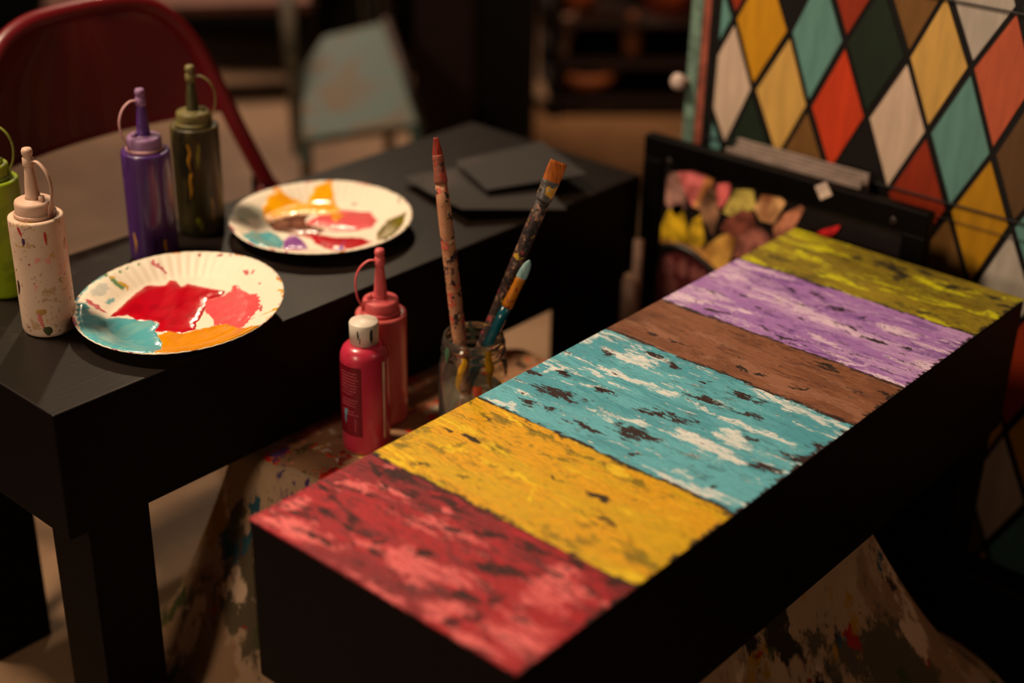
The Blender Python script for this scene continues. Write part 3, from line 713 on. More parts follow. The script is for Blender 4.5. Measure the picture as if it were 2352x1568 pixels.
def wet(name, a, b, rough=.2, scale=30, th=.5):
    k = NT(name); v = k.coord(); n = k.noise(k.mapping(v, scale=(1, 2.2, 1)), scale, 5, .6, .8)
    n2 = k.noise(k.mapping(v, rot=(0, 0, .5), scale=(1, 5, 1)), 60, 4)
    k.bump(k.math('ADD', n, k.math('MULTIPLY', n2, .4)), .14, .0007)
    return k.done(k.mix(k.step(n, th - .06, th + .1), srgb(a), srgb(b)), rough, .4, .08)
w_red = wet('wet red paint', (186, 4, 26), (168, 2, 22)); w_pink = wet('wet pink paint', (226, 82, 88), (216, 92, 92)); w_teal = wet('wet turquoise paint', (84, 168, 180), (112, 176, 178))
w_yel = wet('wet yellow paint', (226, 144, 6), (214, 134, 10)); w_yel2 = wet('wet golden paint', (250, 176, 8), (238, 158, 20)); w_brn = wet('wet brown paint', (96, 48, 26), (142, 86, 60)); w_pur = wet('wet purple paint', (136, 74, 150), (178, 120, 176))
w_olv = wet('wet olive paint', (92, 76, 26), (120, 110, 22)); w_blu = wet('wet blue paint', (116, 100, 190), (130, 110, 180)); w_gry = wet('wet grey paint', (200, 192, 176), (160, 184, 178), .3); w_tealw = wet('washed turquoise paint', (140, 186, 184), (196, 200, 186), .25)
def plate_mat(name, lists):
    k = NT(name); v = k.coord(); wv = k.wobble(v, 90, .014); n = k.noise(v, 130, 4, .7)
    col = k.mix(k.noise(v, 20, 3), srgb((240, 228, 208)), srgb((232, 218, 196)))
    for rgb, l in lists:
        m = k.step(k.math('MULTIPLY_ADD', n, .6, k.ells(wv, l)), .55, .68); col = k.mix(m, col, srgb(rgb))
    # smears on the rim itself
    sep = k.vm('LENGTH', v, (0, 0, 0))
    x = k.n('ShaderNodeVectorMath', operation='LENGTH'); k.l.new(k.vm('MULTIPLY', v, (1, 1, 0)), x.inputs[0])
    rim = k.step(x.outputs['Value'], PR * .965, PR * .985)
    for rgb, sd, th in (((200, 120, 40), 3, .60), ((170, 60, 80), 6, .62), ((60, 120, 130), 9, .61), ((60, 80, 50), 12, .64)):
        m = k.math('MULTIPLY', rim, k.step(k.noise(k.mapping(v, loc=(sd, sd, 0)), 38, 3), th, th + .04)); col = k.mix(m, col, srgb(rgb))
    k.bump(k.noise(v, 300, 3), .1, .0004)
    return k.done(col, .5, .35)
P1S = (150, 560, 4.438); P2S = (500, 390, 4.9)
# first make the empties so that smears can be measured in plate coordinates
class _T: pass
def plate_smears(u, v, tilt, S_, lists):
    t = _T(); p = atz(u, v, .017); t.location = Vector((p.x, p.y, Z0)); t.rotation_euler = Euler(tilt)
    out = []
    for rgb, l in lists:
        o = []
        for x1, y1, x2, y2, wd in l:
            a, b = [Vector(q) for q in local_px(t, [(x1, y1), (x2, y2)], *S_)]
            m = (a + b) / 2; d = b - a; wm = wd / S_[2] / 2100
            o.append((m.x, m.y, (d.length / 2 + wm * .5) * 1.4, max(wm, .0015) * 1.4, math.atan2(d.y, d.x)))
        out.append((rgb, o))
    return out
def tilt_e(back, right):
    # back edge raised / photo's right side raised, in degrees
    q = Matrix.Rotation(math.radians(back), 3, SIDE) @ Matrix.Rotation(math.radians(right), 3, VIEWN)
    return tuple(q.to_euler())
TI1 = tilt_e(4.0, 2.2); TI2 = tilt_e(1.6, .4)
sm1 = plate_smears(415, 700, TI1, P1S, [((128, 176, 176), [(200, 480, 420, 340, 26), (140, 560, 240, 470, 30), (420, 640, 500, 600, 30)]), ((196, 196, 184), [(300, 560, 420, 480, 60)]), ((188, 84, 90), [(230, 620, 400, 730, 26), (880, 260, 980, 350, 16), (960, 350, 1040, 360, 16), (1850, 330, 1870, 350, 34), (1920, 330, 1935, 340, 18), (2000, 680, 2010, 720, 26), (1860, 780, 1920, 800, 26), (1960, 450, 2000, 440, 14)]),
   ((150, 26, 44), [(1580, 150, 1590, 200, 34), (1380, 220, 1400, 230, 22), (1690, 150, 1700, 160, 14)]), ((96, 134, 84), [(740, 260, 750, 280, 20), (560, 320, 590, 380, 26), (640, 290, 660, 300, 16), (450, 360, 600, 510, 26), (380, 330, 420, 380, 22)]),
   ((206, 156, 40), [(470, 370, 520, 420, 22), (570, 460, 640, 500, 26), (2010, 770, 2180, 700, 30), (2190, 500, 2210, 540, 24), (2180, 380, 2200, 440, 18)])])
sm2 = plate_smears(738, 500, TI2, P2S, [((190, 192, 176), [(200, 520, 480, 470, 110)]), ((160, 160, 140), [(240, 560, 330, 600, 60)]), ((238, 150, 40), [(640, 260, 700, 230, 44), (690, 240, 690, 340, 34), (1250, 140, 1260, 290, 60)]), ((226, 150, 150), [(980, 150, 1060, 170, 16), (1150, 700, 1600, 690, 40), (1550, 150, 1700, 200, 12), (300, 820, 600, 900, 12), (700, 900, 1200, 920, 20)]),
   ((86, 80, 50), [(1680, 170, 1760, 200, 16), (1950, 250, 2000, 270, 16), (2020, 340, 2050, 390, 16), (1510, 390, 1560, 410, 26), (1000, 220, 1030, 230, 14)]), ((150, 150, 30), [(2110, 660, 2160, 690, 40)])])
pl1, _ = make_plate('paper plate with glossy red, pink, turquoise and yellow paint, nearest on the black table', 415, 700, TI1, plate_mat('painted plate near', sm1))
pl2, _ = make_plate('paper plate with brown, golden, pink, red and purple paint, farther along the black table', 738, 500, TI2, plate_mat('painted plate far', sm2))
puddle(pl1, [(445,735),(600,600),(640,560),(720,490),(830,400),(1020,410),(1060,360),(1130,370),(1180,430),(1240,395),(1440,440),(1640,470),(1600,520),(1460,560),(1430,640),(1380,740),(1330,800),(1330,860),(1180,900),(910,885),(960,800),(860,770),(740,770),(640,720)], w_red, *P1S, h=.0017, label='red paint', rag=.0010, sd=1)
puddle(pl1, [(1400,600),(1450,560),(1600,520),(1690,470),(1700,420),(1750,400),(1800,460),(1890,500),(1960,500),(1990,570),(1980,640),(1890,740),(1850,800),(1780,850),(1640,810),(1520,820),(1500,740),(1430,700),(1420,640)], w_pink, *P1S, h=.0016, label='pink paint', sd=2)
puddle(pl1, [(125,600),(220,590),(250,700),(420,750),(540,740),(700,760),(750,780),(860,765),(960,810),(910,880),(970,960),(980,1050),(880,1100),(700,1110),(480,1075),(320,1010),(220,960),(150,860),(112,700)], w_teal, *P1S, h=.0015, label='turquoise paint', sd=3)
puddle(pl1, [(920,1110),(990,1000),(930,930),(1050,880),(1200,905),(1400,850),(1640,800),(1740,830),(1850,850),(2000,830),(2080,740),(2160,690),(2100,820),(1950,930),(1750,1030),(1500,1100),(1250,1145),(1050,1140)], w_yel, *P1S, h=.0016, label='yellow paint', sd=4)
puddle(pl2, [(510,430),(600,350),(700,330),(830,350),(1000,350),(1100,290),(1200,260),(1290,280),(1330,370),(1400,470),(1240,500),(1000,470),(740,510),(560,590),(520,520)], w_yel2, *P2S, h=.0015, label='golden yellow paint', sd=5)
puddle(pl2, [(555,595),(740,520),(880,490),(1050,490),(980,560),(1000,600),(1200,660),(1150,710),(880,720),(740,700),(640,680)], w_brn, *P2S, h=.0015, label='brown paint', sd=6)
puddle(pl2, [(980,590),(1150,500),(1300,480),(1400,440),(1600,460),(1720,460),(1800,560),(1740,640),(1550,670),(1300,650),(1050,610)], w_pink, *P2S, h=.0015, label='pink paint', sd=7)
puddle(pl2, [(1250,490),(1350,470),(1480,500),(1380,590),(1300,610),(1240,560)], w_yel, *P2S, h=.0024, label='yellow paint dab', sd=12)
puddle(pl2, [(900,720),(1150,715),(1300,750),(1600,750),(1760,790),(1650,850),(1400,900),(1250,890),(1100,820),(1050,760)], w_red, *P2S, h=.0015, label='red paint', sd=8)
puddle(pl2, [(740,790),(800,730),(880,730),(960,790),(1020,880),(880,890),(740,880)], w_pur, *P2S, h=.0015, label='purple paint', sd=9)
puddle(pl2, [(270,730),(380,680),(480,700),(580,680),(680,730),(740,790),(720,880),(560,870),(400,820)], w_teal, *P2S, h=.0020, label='turquoise paint', sd=10)
puddle(pl2, [(1790,800),(1790,700),(1900,560),(2050,500),(2130,460),(2080,600),(2000,700),(1900,770)], w_olv, *P2S, h=.0015, label='olive paint', sd=11)
puddle(pl2, [(1330,900),(1400,790),(1470,800),(1440,870),(1390,910)], w_blu, *P2S, h=.0024, label='blue paint stroke', sd=13)

# ================================================================== DARK SHEETS ON THE BLACK TABLE
M_sheet = splatter('charcoal sheet', (40, 33, 31), [((58, 48, 46), 8, .56, 1), ((84, 72, 68), 12, .66, 3)], .62, .4, bump=.1, soft=.16)
def sheet(pxs, z, th, label, dz):
    n = 14
    c = [atz(u, v, z) for u, v in pxs]
    V, Fc = [], []
    for s in (0, 1):
        for i in range(n + 1):
            for j in range(n + 1):
                a, b = i / n, j / n
                p = c[0] * (1 - a) * (1 - b) + c[1] * a * (1 - b) + c[2] * a * b + c[3] * (1 - a) * b
                V.append((p.x, p.y, p.z + dz(a, b) - (th if s else 0)))
    m = (n + 1) ** 2
    for s in (0, 1):
        for i in range(n):
            for j in range(n):
                q = (i * (n + 1) + j, (i + 1) * (n + 1) + j, (i + 1) * (n + 1) + j + 1, i * (n + 1) + j + 1)
                Fc.append(tuple(x + s * m for x in (q if s else q[::-1])))
    rim = [i * (n + 1) for i in range(n + 1)] + [n * (n + 1) + j for j in range(1, n + 1)] + [i * (n + 1) + n for i in range(n - 1, -1, -1)] + [j for j in range(n - 1, 0, -1)]
    for a, b in zip(rim, rim[1:] + rim[:1]): Fc.append((a, b, b + m, a + m))
    o = pyobj('paper_sheet', V, Fc, M_sheet)
    bm = bmesh.new(); bm.from_mesh(o.data); bmesh.ops.recalc_face_normals(bm, faces=bm.faces[:]); bm.to_mesh(o.data); bm.free()
    return tag(o, label, 'paper')
sheet([(925, 408), (1062, 492), (1302, 482), (1180, 360)], .010, .0015, 'charcoal sheet at the far end of the black table, its near corner curling up', lambda a, b: .006 * (1 - b) * (a * a) + .001)
sheet([(1045, 370), (1118, 436), (1348, 405), (1243, 330)], .021, .0015, 'paler grey sheet lying on top of the charcoal sheet', lambda a, b: .0035 * b)

# ================================================================== FRAMED PICTURE BEHIND THE BENCH
FX = .900
fr = thing('picture_frame', 'black framed picture of coloured petals standing behind the far end of the painted bench', 'picture', (FX, .05, 0))
def FR(u, v): p = atx(u, v, FX); return p
fy0 = atx(1480, 320, FX).y; fy1 = atx(2137, 480, FX).y; fz = (atx(1480, 320, FX).z + atx(2137, 480, FX).z) / 2
bw = .031
M_frame = plain('black frame', (5, 3, 3), .5, .08)
bm = bmesh.new()
o_ = Vector((FX, .05, 0))
def bx(bm, a, b): box(bm, Vector(a) - o_, Vector(b) - o_)
bx(bm, (FX, fy1, fz - bw), (FX + .018, fy0, fz)); bx(bm, (FX, fy1, 0), (FX + .018, fy0, bw)); bx(bm, (FX, fy1, bw), (FX + .018, fy1 + bw, fz - bw)); bx(bm, (FX, fy0 - bw, bw), (FX + .018, fy0, fz - bw))
obj('frame', bm, M_frame, fr, bevel=.002)
bm = bmesh.new(); bx(bm, (FX + .006, fy1 + bw, bw), (FX + .012, fy0 - bw, fz - bw))
art = obj('artwork', bm, plain('dark painting ground', (20, 12, 12), .5, .3), fr)
def poly_on_x(pts, x, ox, oy, s, th):
    return prism([atx(ox + a / s, oy + b / s, x) - o_ for a, b in pts], (-th, 0, 0))
petals = [
 ('grey pink petal', (170, 123, 111), [(415,340),(450,295),(490,300),(540,400),(548,560),(480,620),(405,520)]),
 ('pink petal', (234, 104, 104), [(490,300),(600,288),(700,320),(660,520),(600,550),(530,410)]),
 ('orange petal', (246, 141, 82), [(700,322),(755,350),(720,440),(640,560),(600,540),(640,460)]),
 ('pink small petal', (223, 95, 95), [(770,385),(865,372),(876,420),(850,500),(800,560),(770,500)]),
 ('taupe petal', (141, 100, 75), [(715,400),(765,430),(792,600),(745,750),(680,650),(640,540)]),
 ('yellow petal', (196, 157, 27), [(370,800),(376,680),(420,580),(470,530),(525,530),(560,700),(560,820)]),
 ('yellow pointed petal', (200, 159, 34), [(600,640),(660,605),(690,800),(620,860),(560,780)]),
 ('olive petal', (180, 159, 79), [(850,520),(910,425),(1040,420),(1055,560),(900,625),(820,590)]),
 ('brown red petal', (132, 70, 56), [(830,650),(950,570),(1040,590),(1060,720),(900,770),(800,710)]),
 ('peach petal', (250, 155, 104), [(1040,560),(1100,462),(1240,478),(1270,520),(1180,670),(1090,650)]),
 ('brown petal', (182, 116, 86), [(1180,700),(1260,600),(1380,535),(1405,560),(1320,720),(1190,790)]),
 ('golden petal', (238, 152, 72), [(700,830),(800,755),(900,730),(908,800),(840,1010),(760,1000),(690,900)]),
 ('ochre petal', (223, 145, 75), [(365,780),(500,800),(690,850),(770,1010),(600,890),(480,830),(375,825)]),
 ('scarlet petal', (216, 34, 38), [(1490,735),(1560,705),(1665,680),(1640,725),(1590,765)]),
 ('red brown petal', (152, 91, 79), [(920,760),(1080,690),(1180,780),(1050,890),(890,920)]),
]
for i, (nm, rgb, pts) in enumerate(petals):
    pc = poly_on_x(pts, FX + .0056 - .00025 * (i % 5), 1400, 300, 3.136, .0006)
    kk = plain('paint ' + nm, rgb, .5, .3, var=.35)
    p_ = obj('petal', pc, kk, art); p_['label'] = nm
dome = [(330,1290),(345,1050),(375,900),(480,870),(600,900),(740,1010),(760,1290)]
p_ = obj('dome', poly_on_x(dome, FX + .0052, 1400, 300, 3.136, .0006), plain('dark red dome', (70, 14, 18), .5), art)
bm = bmesh.new()
for x, y, rr in ((430, 980, .010), (530, 990, .0085), (610, 1025, .007), (668, 1050, .006), (440, 1130, .011)):
    c_ = atx(1400 + x / 3.136, 300 + y / 3.136, FX + .0046) - o_
    prism([c_ + Vector((0, rr * math.cos(a * PI / 12), rr * 1.5 * math.sin(a * PI / 12))) for a in range(24)], (-.0006, 0, 0), bm)
obj('dome_spots', bm, plain('dull rose spots', (120, 66, 62), .5), p_)
arc = [atx(1400 + x / 3.136, 300 + y / 3.136, FX + .004) - o_ for x, y in ((368,830),(480,828),(600,880),(700,960),(775,1030))]
obj('beaded_arc', tube(smoothpath(arc), .0042, 10), plain('black arc', (10, 8, 8), .4), art, smooth=True)
for u, v in ((1537, 373), (2052, 508)):
    p = atx(u, v, FX) - o_
    obj('screw', lathe([(0, -.0006), (.006, -.0006), (.006, .0008), (.0035, .0018), (0, .0018)], 24, Matrix.Translation(p) @ Matrix.Rotation(-PI / 2, 4, 'Y')), plain('dark screw', (46, 38, 36), .35, .6, Metallic=.7), fr, smooth=True)
p = atx(1892, 438, FX)
tg = obj('price_tag', newbox((-.0012, -.0092, -.0092), (0, .0092, .0092), Matrix.Rotation(PI / 4 + .18, 4, 'X')), plain('white sticker', (206, 184, 172), .6), bevel=.0006)
tg.location = p; tag(tg, 'small white square sticker set cornerwise on the black frame', 'sticker')

# stacked boards between frame and diamond panel
M_edge = plain('pale board edge', (136, 118, 110), .4)
by0 = atx(1675, 335, .93).y; by1 = atx(1985, 420, .93).y; bz = (atx(1690, 345, .93).z + atx(1985, 415, .93).z) / 2
for i in range(4):
    o = obj('canvas_board', newbox((.9215 + i * .0088, by1 + .004 * (i % 2), 0), (.9258 + i * .0088, by0 - .006 * (i % 3), bz + .002 * i)), M_edge, bevel=.0007)
    tag(o, ('foremost', 'second foremost', 'second rearmost', 'rearmost')[i] + ' pale board stacked upright between the black frame and diamond panel', 'board', 'pale boards stacked behind the frame')

# pale slats between black table and frame
M_slat = plain('pale pinkish wood', (226, 184, 164), .6, .3)
for i, (u0, v0, u1, label) in enumerate(((1455, 548, 1472, 'taller pale pinkish slat leaning beside the black picture frame'), (1428, 640, 1456, 'shorter pale pinkish slat in the gap left of the picture frame'))):
    a = atx(u0, v0, .880 - .012 * i); b = atx(u1, v0, .880 - .012 * i)
    o = obj('wood_slat', newbox((a.x, b.y, 0), (a.x + .008, a.y, a.z)), M_slat, bevel=.001); tag(o, label, 'slat')

# ================================================================== DIAMOND PANEL
PX = .960
pn = thing('diamond_panel', 'tall panel painted with rows of coloured diamonds behind the picture frame', 'painting', (PX, -.2, 0))
pyl = .205; pyr = -.78; pzt = 1.35
oP = Vector((PX, -.2, 0))
obj('board', newbox(Vector((PX, pyr, 0)) - oP, Vector((PX + .018, pyl, pzt)) - oP), plain('black panel board', (15, 11, 10), .5, .3), pn, bevel=.002)
DC = dict(w=(214, 186, 164), y=(206, 144, 20), c=(214, 168, 88), t=(98, 146, 140), r=(206, 62, 24), g=(24, 40, 26), b=(122, 84, 40), k=(12, 9, 9), m=(150, 46, 18), s=(196, 92, 60), d=(96, 66, 36), h=(190, 178, 166), o=(186, 132, 10))
def dmat(key):
    nm = 'diamond ' + key
    if nm in _cache: return _cache[nm]
    k = NT(nm); v = k.coord(); c = srgb(DC[key]); n = k.noise(k.mapping(v, scale=(1, 8, 1.2)), 9, 5)
    k.bump(n, .2, .001)
    _cache[nm] = k.done(k.mix(k.step(n, .3, .7), tuple(x * .78 for x in c[:3]) + (1,), c), .5, .35); return _cache[nm]
# key[(row, column)]; rows go down from z=.13 (table level), even rows centred at y=.086-.0815m, odd rows at .127-.0815m
keyc = {(0,-1):'w',(0,0):'c',(0,1):'r',(0,2):'w',(0,3):'t',(0,4):'d',(-1,-1):'t',(-1,0):'y',(-1,1):'t',(-1,2):'g',(-1,3):'c',(-1,4):'s',
 (-2,-1):'m',(-2,0):'k',(-2,1):'m',(-2,2):'b',(-2,3):'h',(-2,4):'g',(1,0):'g',(1,1):'b',(1,2):'k',(1,3):'m',(1,4):'o',(2,0):'g',(2,3):'b',(2,4):'h',(2,1):'k',(2,2):'r',(3,4):'o',(3,5):'m',
 (4,4):'y',(4,5):'y',(5,4):'b',(5,5):'w',(6,4):'d',(6,5):'t',(3,3):'r',(3,2):'w'}
cyc = 'wtmcgyrbkhots'
hw, hh = .0408, .0868
lo_y, hi_y, lo_z, hi_z = pyr + .02, .187, .035, pzt - .02
def clip(poly, axis, lim, keep_less):
    out = []
    for i in range(len(poly)):
        a, b = poly[i], poly[(i + 1) % len(poly)]
        ia = a[axis] <= lim if keep_less else a[axis] >= lim; ib = b[axis] <= lim if keep_less else b[axis] >= lim
        if ia: out.append(a)
        if ia != ib:
            t = (lim - a[axis]) / (b[axis] - a[axis]); out.append((a[0] + (b[0] - a[0]) * t, a[1] + (b[1] - a[1]) * t))
    return out
groups = {}
for r_ in range(-9, 8):
    for m_ in range(-2, 12):
        cy = (.086 if r_ % 2 == 0 else .128) - .0815 * m_; cz = .130 - .0865 * r_ + Z0
        key = keyc.get((r_, m_), cyc[(r_ * 5 + m_ * 7) % 13])
        if key == 'k': continue
        rnd = random.Random(r_ * 31 + m_); sh = .955
        def jt(ix, iz): q = random.Random(ix * 977 + iz * 131); return (q.random() - .5) * .006, (q.random() - .5) * .008
        ci, cj = (2 * m_ + (1 if r_ % 2 == 0 else 0)), r_
        pts = []
        for dy, dz, ii, jj in ((hw, 0, -1, 0), (0, hh, 0, -1), (-hw, 0, 1, 0), (0, -hh, 0, 1)):
            jy, jz = jt(ci + ii, cj + jj); pts.append((cy + dy * .89 + jy, cz + dz * .89 + jz))
        pts = clip(pts, 0, hi_y, True)
        for ax, lim, kl in ((0, lo_y, False), (1, hi_z, True), (1, lo_z, False)):
            if len(pts) > 2: pts = clip(pts, ax, lim, kl)
        if len(pts) < 3: continue
        groups.setdefault(key, []).append(pts)
bm = bmesh.new(); keys = sorted(groups)
for gi, key in enumerate(keys):
    for pts in groups[key]:
        nf = len(bm.faces); prism([Vector((PX - .0001, y, z)) - oP for y, z in pts], (-.0012, 0, 0), bm)
        bm.faces.ensure_lookup_table()
        for f in bm.faces[nf:]: f.material_index = gi
obj('painted_diamonds', bm, [dmat(q) for q in keys], pn)
for zz, nm in ((.0545 + Z0, 'w'), (.293 + Z0, 'w'), (.034 + Z0, 'w'), (.53 + Z0, 'w')):
    obj('cross_wire', tube([Vector((PX - .004, pyr + .01, zz)) - oP, Vector((PX - .004, pyl - .01, zz)) - oP], .0011 if zz != .034 + Z0 else .0006, 8), plain('dark wire', (14, 10, 9), .4), pn)
# teal board with knob beside the panel
tb = thing('painted_board', 'tall narrow board painted teal with a salmon edge, left of the diamond panel', 'board', (.985, .25, 0))
oT = Vector((.985, .25, 0))
ya = atx(1577, 170, .985).y; yb = atx(1603, 170, .985).y; yc = atx(1622, 170, .985).y
obj('teal_board', newbox(Vector((.985, yb, 0)) - oT, Vector((1.003, ya, 1.3)) - oT), plain('weathered teal', (106, 132, 118), .6, .3, var=.25), tb, bevel=.001)
obj('salmon_board', newbox(Vector((.987, yc - .02, 0)) - oT, Vector((1.003, yb, 1.3)) - oT), plain('faded salmon', (150, 78, 62), .6, .3, var=.2), tb)
p = atx(1563, 186, .978) - oT
obj('knob', lathe([(0, -.006), (.005, -.006), (.006, .0), (.0105, .004), (.012, .009), (.010, .014), (.005, .017), (0, .0175)], 32, Matrix.Translation(p + Vector((.004, 0, 0))) @ Matrix.Rotation(-PI / 2, 4, 'Y')), plain('white knob', (206, 180, 170), .35, .5), tb, smooth=True)
obj('knob_stem', tube([p + Vector((.004, 0, 0)), p + Vector((.012, -.012, 0))], .004, 10), plain('white knob', (206, 180, 170)), tb, smooth=True)

# black slab on the floor under the panel side
o = obj('floor_slab', newbox((.60, -1.0, .0), (.955, -.10, .003)), plain('black slab', (10, 8, 8), .9, .1)); tag(o, 'black slab on the floor in front of the diamond panel', 'mat')  # thin flat box that turns this stretch of floor black

# ================================================================== RED FOLDING CHAIR
CY, CK = .675, .30
def ch(x, z, dy=0): return Vector((x, CY + CK * z + dy, z + Z0))
oC = Vector((.37, .62, 0))
fc = thing('folding_chair', 'dark red metal folding chair behind the black table', 'chair', oC)
k = NT('red enamel'); v = k.coord(); n = k.noise(v, 6, 4)
M_redm = k.done(k.mix(n, srgb((92, 3, 14)), srgb((104, 5, 18))), .4, .45, .12)
right = [(.600, -.075), (.587, -.036), (.562, .043), (.543, .110), (.522, .165), (.492, .203), (.455, .222), (.41, .228)]
full = [(.60 + (.60 - .587) * 5, -.44 + .0)] + right
xc = .372
path = [ch(.665, -.425)] + [ch(x, z) for x, z in right] + [ch(2 * xc - x, z) for x, z in right[::-1]] + [ch(2 * xc - .665, -.425)]
obj('tube_frame', tube([p - oC for p in smoothpath(path, 8)], .0115, 16), M_redm, fc, smooth=True)
# curved backrest panel
V, Fc = [], []; nx, nz = 28, 10
for s in (0, 1):
    for i in range(nx + 1):
        f = i / nx; 
        for j in range(nz + 1):
            g = j / nz
            xr = np.interp(.07 + g * .15, [-.036, .043, .110, .165, .203, .222, .228], [.587, .562, .543, .522, .492, .455, .41]) - .004
            topz = .218 - .006; 
            x = xc + (xr - xc) * (2 * f - 1)
            z = .072 + g * .146
            bow = .030 * (1 - (2 * f - 1) ** 2) * (1 - .4 * g) + (.0016 if s else 0)
            V.append(tuple(ch(x, z, bow) - oC))
m = (nx + 1) * (nz + 1)
for s in (0, 1):
    for i in range(nx):
        for j in range(nz):
            q = (i * (nz + 1) + j, (i + 1) * (nz + 1) + j, (i + 1) * (nz + 1) + j + 1, i * (nz + 1) + j + 1); Fc.append(tuple(x + s * m for x in (q if s == 0 else q[::-1])))
obj_b = pyobj('backrest', V, Fc, M_redm, fc, smooth=True)
obj('backrest_hem', tube([p - oC for p in [ch(xc + (.548 - xc) * (2 * i / 20 - 1), .0715, .030 * (1 - (2 * i / 20 - 1) ** 2)) for i in range(21)]], .0032, 8), M_redm, fc, smooth=True)
# rear legs crossing at a hinge, seat under the table edge
for sx in (1, -1):
    hx = xc + sx * (.594 - xc); a = ch(hx - .012 * sx, -.06, .012)
    b = Vector((xc + sx * .24, CY + .26, .006)); 
    obj('leg', tube([a + Vector((0, -.01, .02)) - oC, b - oC], .0100, 14), M_redm, fc, smooth=True)
    obj('foot', lathe([(0, 0), (.014, 0), (.014, .02), (.011, .024), (0, .024)], 16, Matrix.Translation(b - oC - Vector((0, 0, .006)))), plain('black rubber', (12, 10, 10), .7), fc, smooth=True)
    obj('hinge', newbox(a - oC + Vector((-.006, -.012, -.018)), a - oC + Vector((.006, .016, .032))), plain('black bracket', (16, 12, 12), .5), fc, bevel=.002)
seat = newbox(Vector((xc - .185, .43, .262)) - oC, Vector((xc + .185, .66, .274)) - oC)
obj('seat', seat, M_redm, fc, bevel=.004)

# ================================================================== TEAL WOODEN CHAIR IN THE BACKGROUND
def cl(u, v, t): return att(u, v, t)
bt = 3.02
tc0 = att(820, 330, bt); base = Vector((tc0.x, tc0.y, 0))
tc = thing('wooden_chair', 'weathered turquoise wooden chair out of focus beyond the black table', 'chair', base)
k = NT('distressed teal paint'); v = k.coord()
n = k.noise(v, 9, 5, .55, .6)
col = k.mix(k.step(n, .44, .60), srgb((82, 108, 98)), srgb((104, 84, 50)))
col = k.mix(k.step(k.noise(k.mapping(v, loc=(4, 2, 1)), 12, 3), .64, .72), col, srgb((64, 130, 130)))
M_dteal = k.done(col, .6, .3)
# seat board tipped towards the viewer: plane through two bottom corners, leaning back
pb = [att(692, 322, bt), att(962, 285, bt + .02), att(884, 48, bt + .22), att(742, 82, bt + .2), att(690, 160, bt + .13)]
nrm = (pb[1] - pb[0]).cross(pb[2] - pb[0]).normalized()
obj('seat', prism([q - base for q in pb], nrm * -.02), M_dteal, tc, bevel=.006)
M_post = plain('grey weathered wood', (104, 92, 74), .6, .3, var=.2)
M_postd = plain('dark worn wood', (58, 38, 26), .6, .3, var=.2)
def stick(u0, v0, t0, u1, v1, t1, r, name, mat):
    return obj(name, tube([att(u0, v0, t0) - base, att(u1, v1, t1) - base], r, 12), mat, tc, smooth=True)
def foot_pt(u, v): d = ray(u, v); return CAM + d * ((0.004 - CAM.z) / d.z)
stick(645, -160, bt + .18, 690, 352, bt + .05, .017, 'post', M_post)
stick(838, 62, bt + .24, 815, -170, bt + .30, .004, 'spindle', M_post); stick(862, 58, bt + .24, 840, -170, bt + .30, .004, 'spindle', M_post); stick(720, 90, bt + .22, 712, -170, bt + .28, .004, 'spindle', M_post)
stick(872, -170, bt + .30, 890, 60, bt + .235, .014, 'post', M_postd)
for (u, v, du) in ((702, 330, 20), (955, 292, 0), (890, 90, 0)):
    a = att(u, v, bt + (.03 if v > 200 else .2)); obj('leg', tube([a - base, Vector((a.x, a.y, .0)) - base], .013, 12), M_dteal, tc, smooth=True)
stick(885, 50, bt + .225, 972, 300, bt + .03, .012, 'side_rail', M_postd)

# ================================================================== DARK BACKGROUND FURNITURE
def block(name, label, cat, u0, u1, vb, ztop, depth, mat, parts=None):
    """a cabinet standing on the floor, its front foot seen between columns u0..u1 at row vb, facing the camera"""
    a = foot_pt(u0, vb); b = foot_pt(u1, vb); d = (b - a); d.z = 0; Wd = d.length; ang = math.atan2(d.y, d.x)
    t = thing(name, label, cat, (a.x, a.y, 0), ang)
    return t, Wd
M_dk = plain('very dark wood', (30, 18, 14), .6, .25); M_dk2 = plain('dark brown leather', (50, 28, 20), .55, .3); M_bk = plain('blackened wood', (10, 7, 6), .6, .2)
t, Wd = block('wooden_cabinet', 'very dark wooden cabinet standing beyond the black table', 'cabinet', 950, 1228, 330, 1, .4, M_dk)
obj('body', newbox((0, .02, .0), (Wd, .40, 1.0)), M_dk, t, bevel=.004)
obj('door', newbox((.01, .004, .03), (Wd * .50, .02, .97)), M_dk2, t, bevel=.006)
obj('door', newbox((Wd * .53, .004, .03), (Wd - .01, .02, .97)), M_bk, t, bevel=.006)
# shelf rack with pottery
t, Wd = block('shelf_rack', 'dark shelf rack holding pottery in the background', 'shelf', 1262, 1780, 268, 1, .4, M_bk)
Mx = Matrix.Translation(t.location) @ Matrix.Rotation(t.rotation_euler.z, 4, 'Z')
shelf_z = [.045, .135, .235]
for z in shelf_z: obj('shelf_board', newbox((0, .0, z - .012), (Wd, .34, z)), M_dk, t, bevel=.002)
for x in (.0, Wd - .025):
    for y in (.0, .315): obj('post', newbox((x, y, 0), (x + .025, y + .025, 1.1)), M_bk, t, bevel=.002)
obj('back_panel', newbox((.0, .345, 0), (Wd, .355, 1.1)), M_dk, t)
def on_shelf(u, v, z, dy=.10):
    # point at height z in the vertical plane dy behind the rack front
    p0 = Mx @ Vector((0, dy, 0)); n = (Mx.to_3x3() @ Vector((0, 1, 0)))
    q = atp(u, v, p0, n); return Vector((q.x, q.y, z))
def pot(name, label, cat, u, v, z, prof, mat, dy=.12):
    q = on_shelf(u, v, z, dy)
    t_ = thing(name, label, cat, (q.x, q.y, z + .0006)); obj('body', lathe(prof, 40), mat, t_, smooth=True); 
    return t_, q
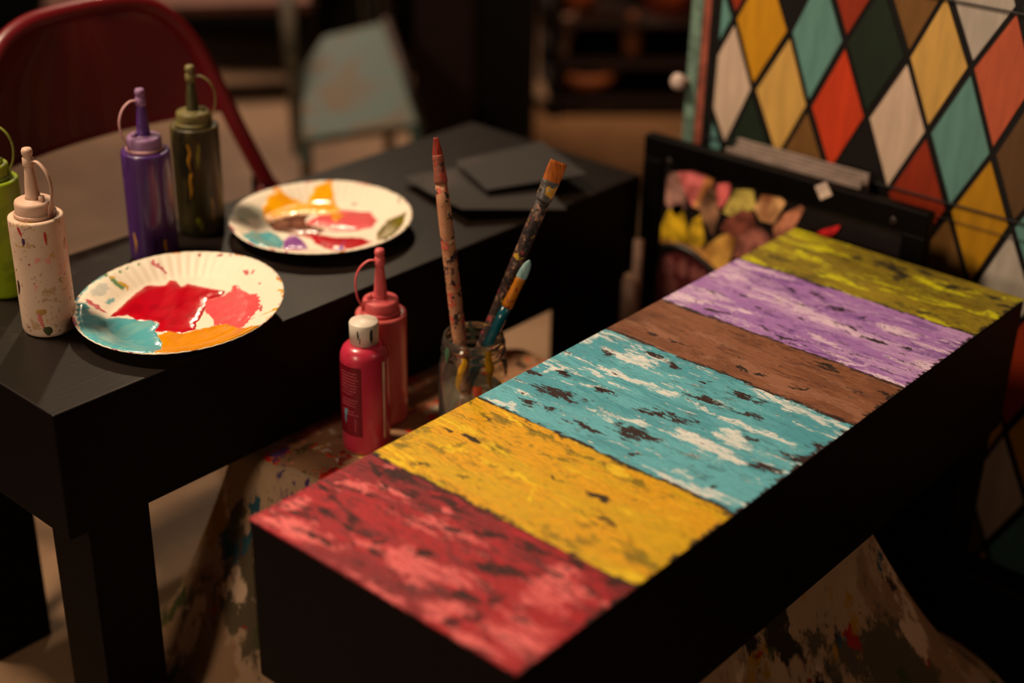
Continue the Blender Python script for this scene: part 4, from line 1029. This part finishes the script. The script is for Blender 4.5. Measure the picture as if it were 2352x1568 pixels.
M_terra = plain('terracotta', (170, 88, 40), .7, .3, var=.2); M_terra2 = plain('red terracotta', (160, 70, 36), .7, .3, var=.2); M_cream = plain('cream ceramic', (150, 122, 108), .45, .4)
def potprof(r0, r1, h, lip=.008):
    return [(0, 0), (r0, 0), (r0 + (r1 - r0) * .5, h * .5), (r1, h * .82), (r1 + lip, h * .83), (r1 + lip, h), (r1 - .004, h), (r1 - .006, h * .8), (r0 - .002, .01), (0, .01)]
pot('terracotta_pot', 'large orange terracotta pot on the upper shelf, left one', 'pot', 1318, 60, shelf_z[2], potprof(.05, .07, .14), M_terra)
pot('terracotta_pot', 'large reddish terracotta pot on the upper shelf, right one', 'pot', 1530, 60, shelf_z[2], potprof(.06, .085, .16), M_terra2)
pot('ceramic_vase', 'pale tapered ceramic vase on the middle shelf', 'vase', 1285, 130, shelf_z[1], [(0, 0), (.018, 0), (.024, .025), (.032, .065), (.036, .108), (.037, .112), (.033, .112), (.022, .03), (0, .01)], M_cream, dy=.06)
pot('clay_bottle', 'slender brown clay bottle on the middle shelf', 'pot', 1448, 130, shelf_z[1], [(0, 0), (.014, 0), (.026, .03), (.024, .06), (.012, .085), (.009, .1), (.011, .108), (0, .108)], plain('brown clay', (130, 74, 34), .6), dy=.06)
pot('clay_bowl', 'wide brown clay bowl on the lowest shelf', 'bowl', 1345, 210, shelf_z[0], [(0, 0), (.03, 0), (.07, .03), (.085, .06), (.08, .06), (.065, .034), (.02, .01), (0, .01)], plain('warm clay', (140, 80, 44), .6), dy=.08)
# low board on the floor at the upper left background
q = foot_pt(640, 205)
t = thing('low_bench', 'low dark bench with a reddish board top at the far left background', 'bench', (q.x, q.y, 0), YAW - PI / 2 + .2)
obj('seat_board', newbox((-.55, 0, .20), (.10, .16, .225)), plain('reddish board', (110, 66, 48), .6), t, bevel=.003)
for x in (-.52, .03): obj('leg', newbox((x, .02, 0), (x + .04, .14, .2)), M_bk, t)
q = foot_pt(905, 150)
t = thing('dark_sofa', 'black upholstered sofa in the far left background', 'sofa', (q.x, q.y, 0), YAW - PI / 2)
obj('seat', newbox((-2.6, .0, .06), (0, .7, .40)), M_bk, t, bevel=.04, seg=4); obj('backrest', newbox((-2.6, .55, .30), (0, .85, .95)), M_bk, t, bevel=.05, seg=4)
for x in (-2.55, -.06):
    for y in (.04, .76): obj('leg', newbox((x, y, 0), (x + .04, y + .04, .07)), M_dk, t)
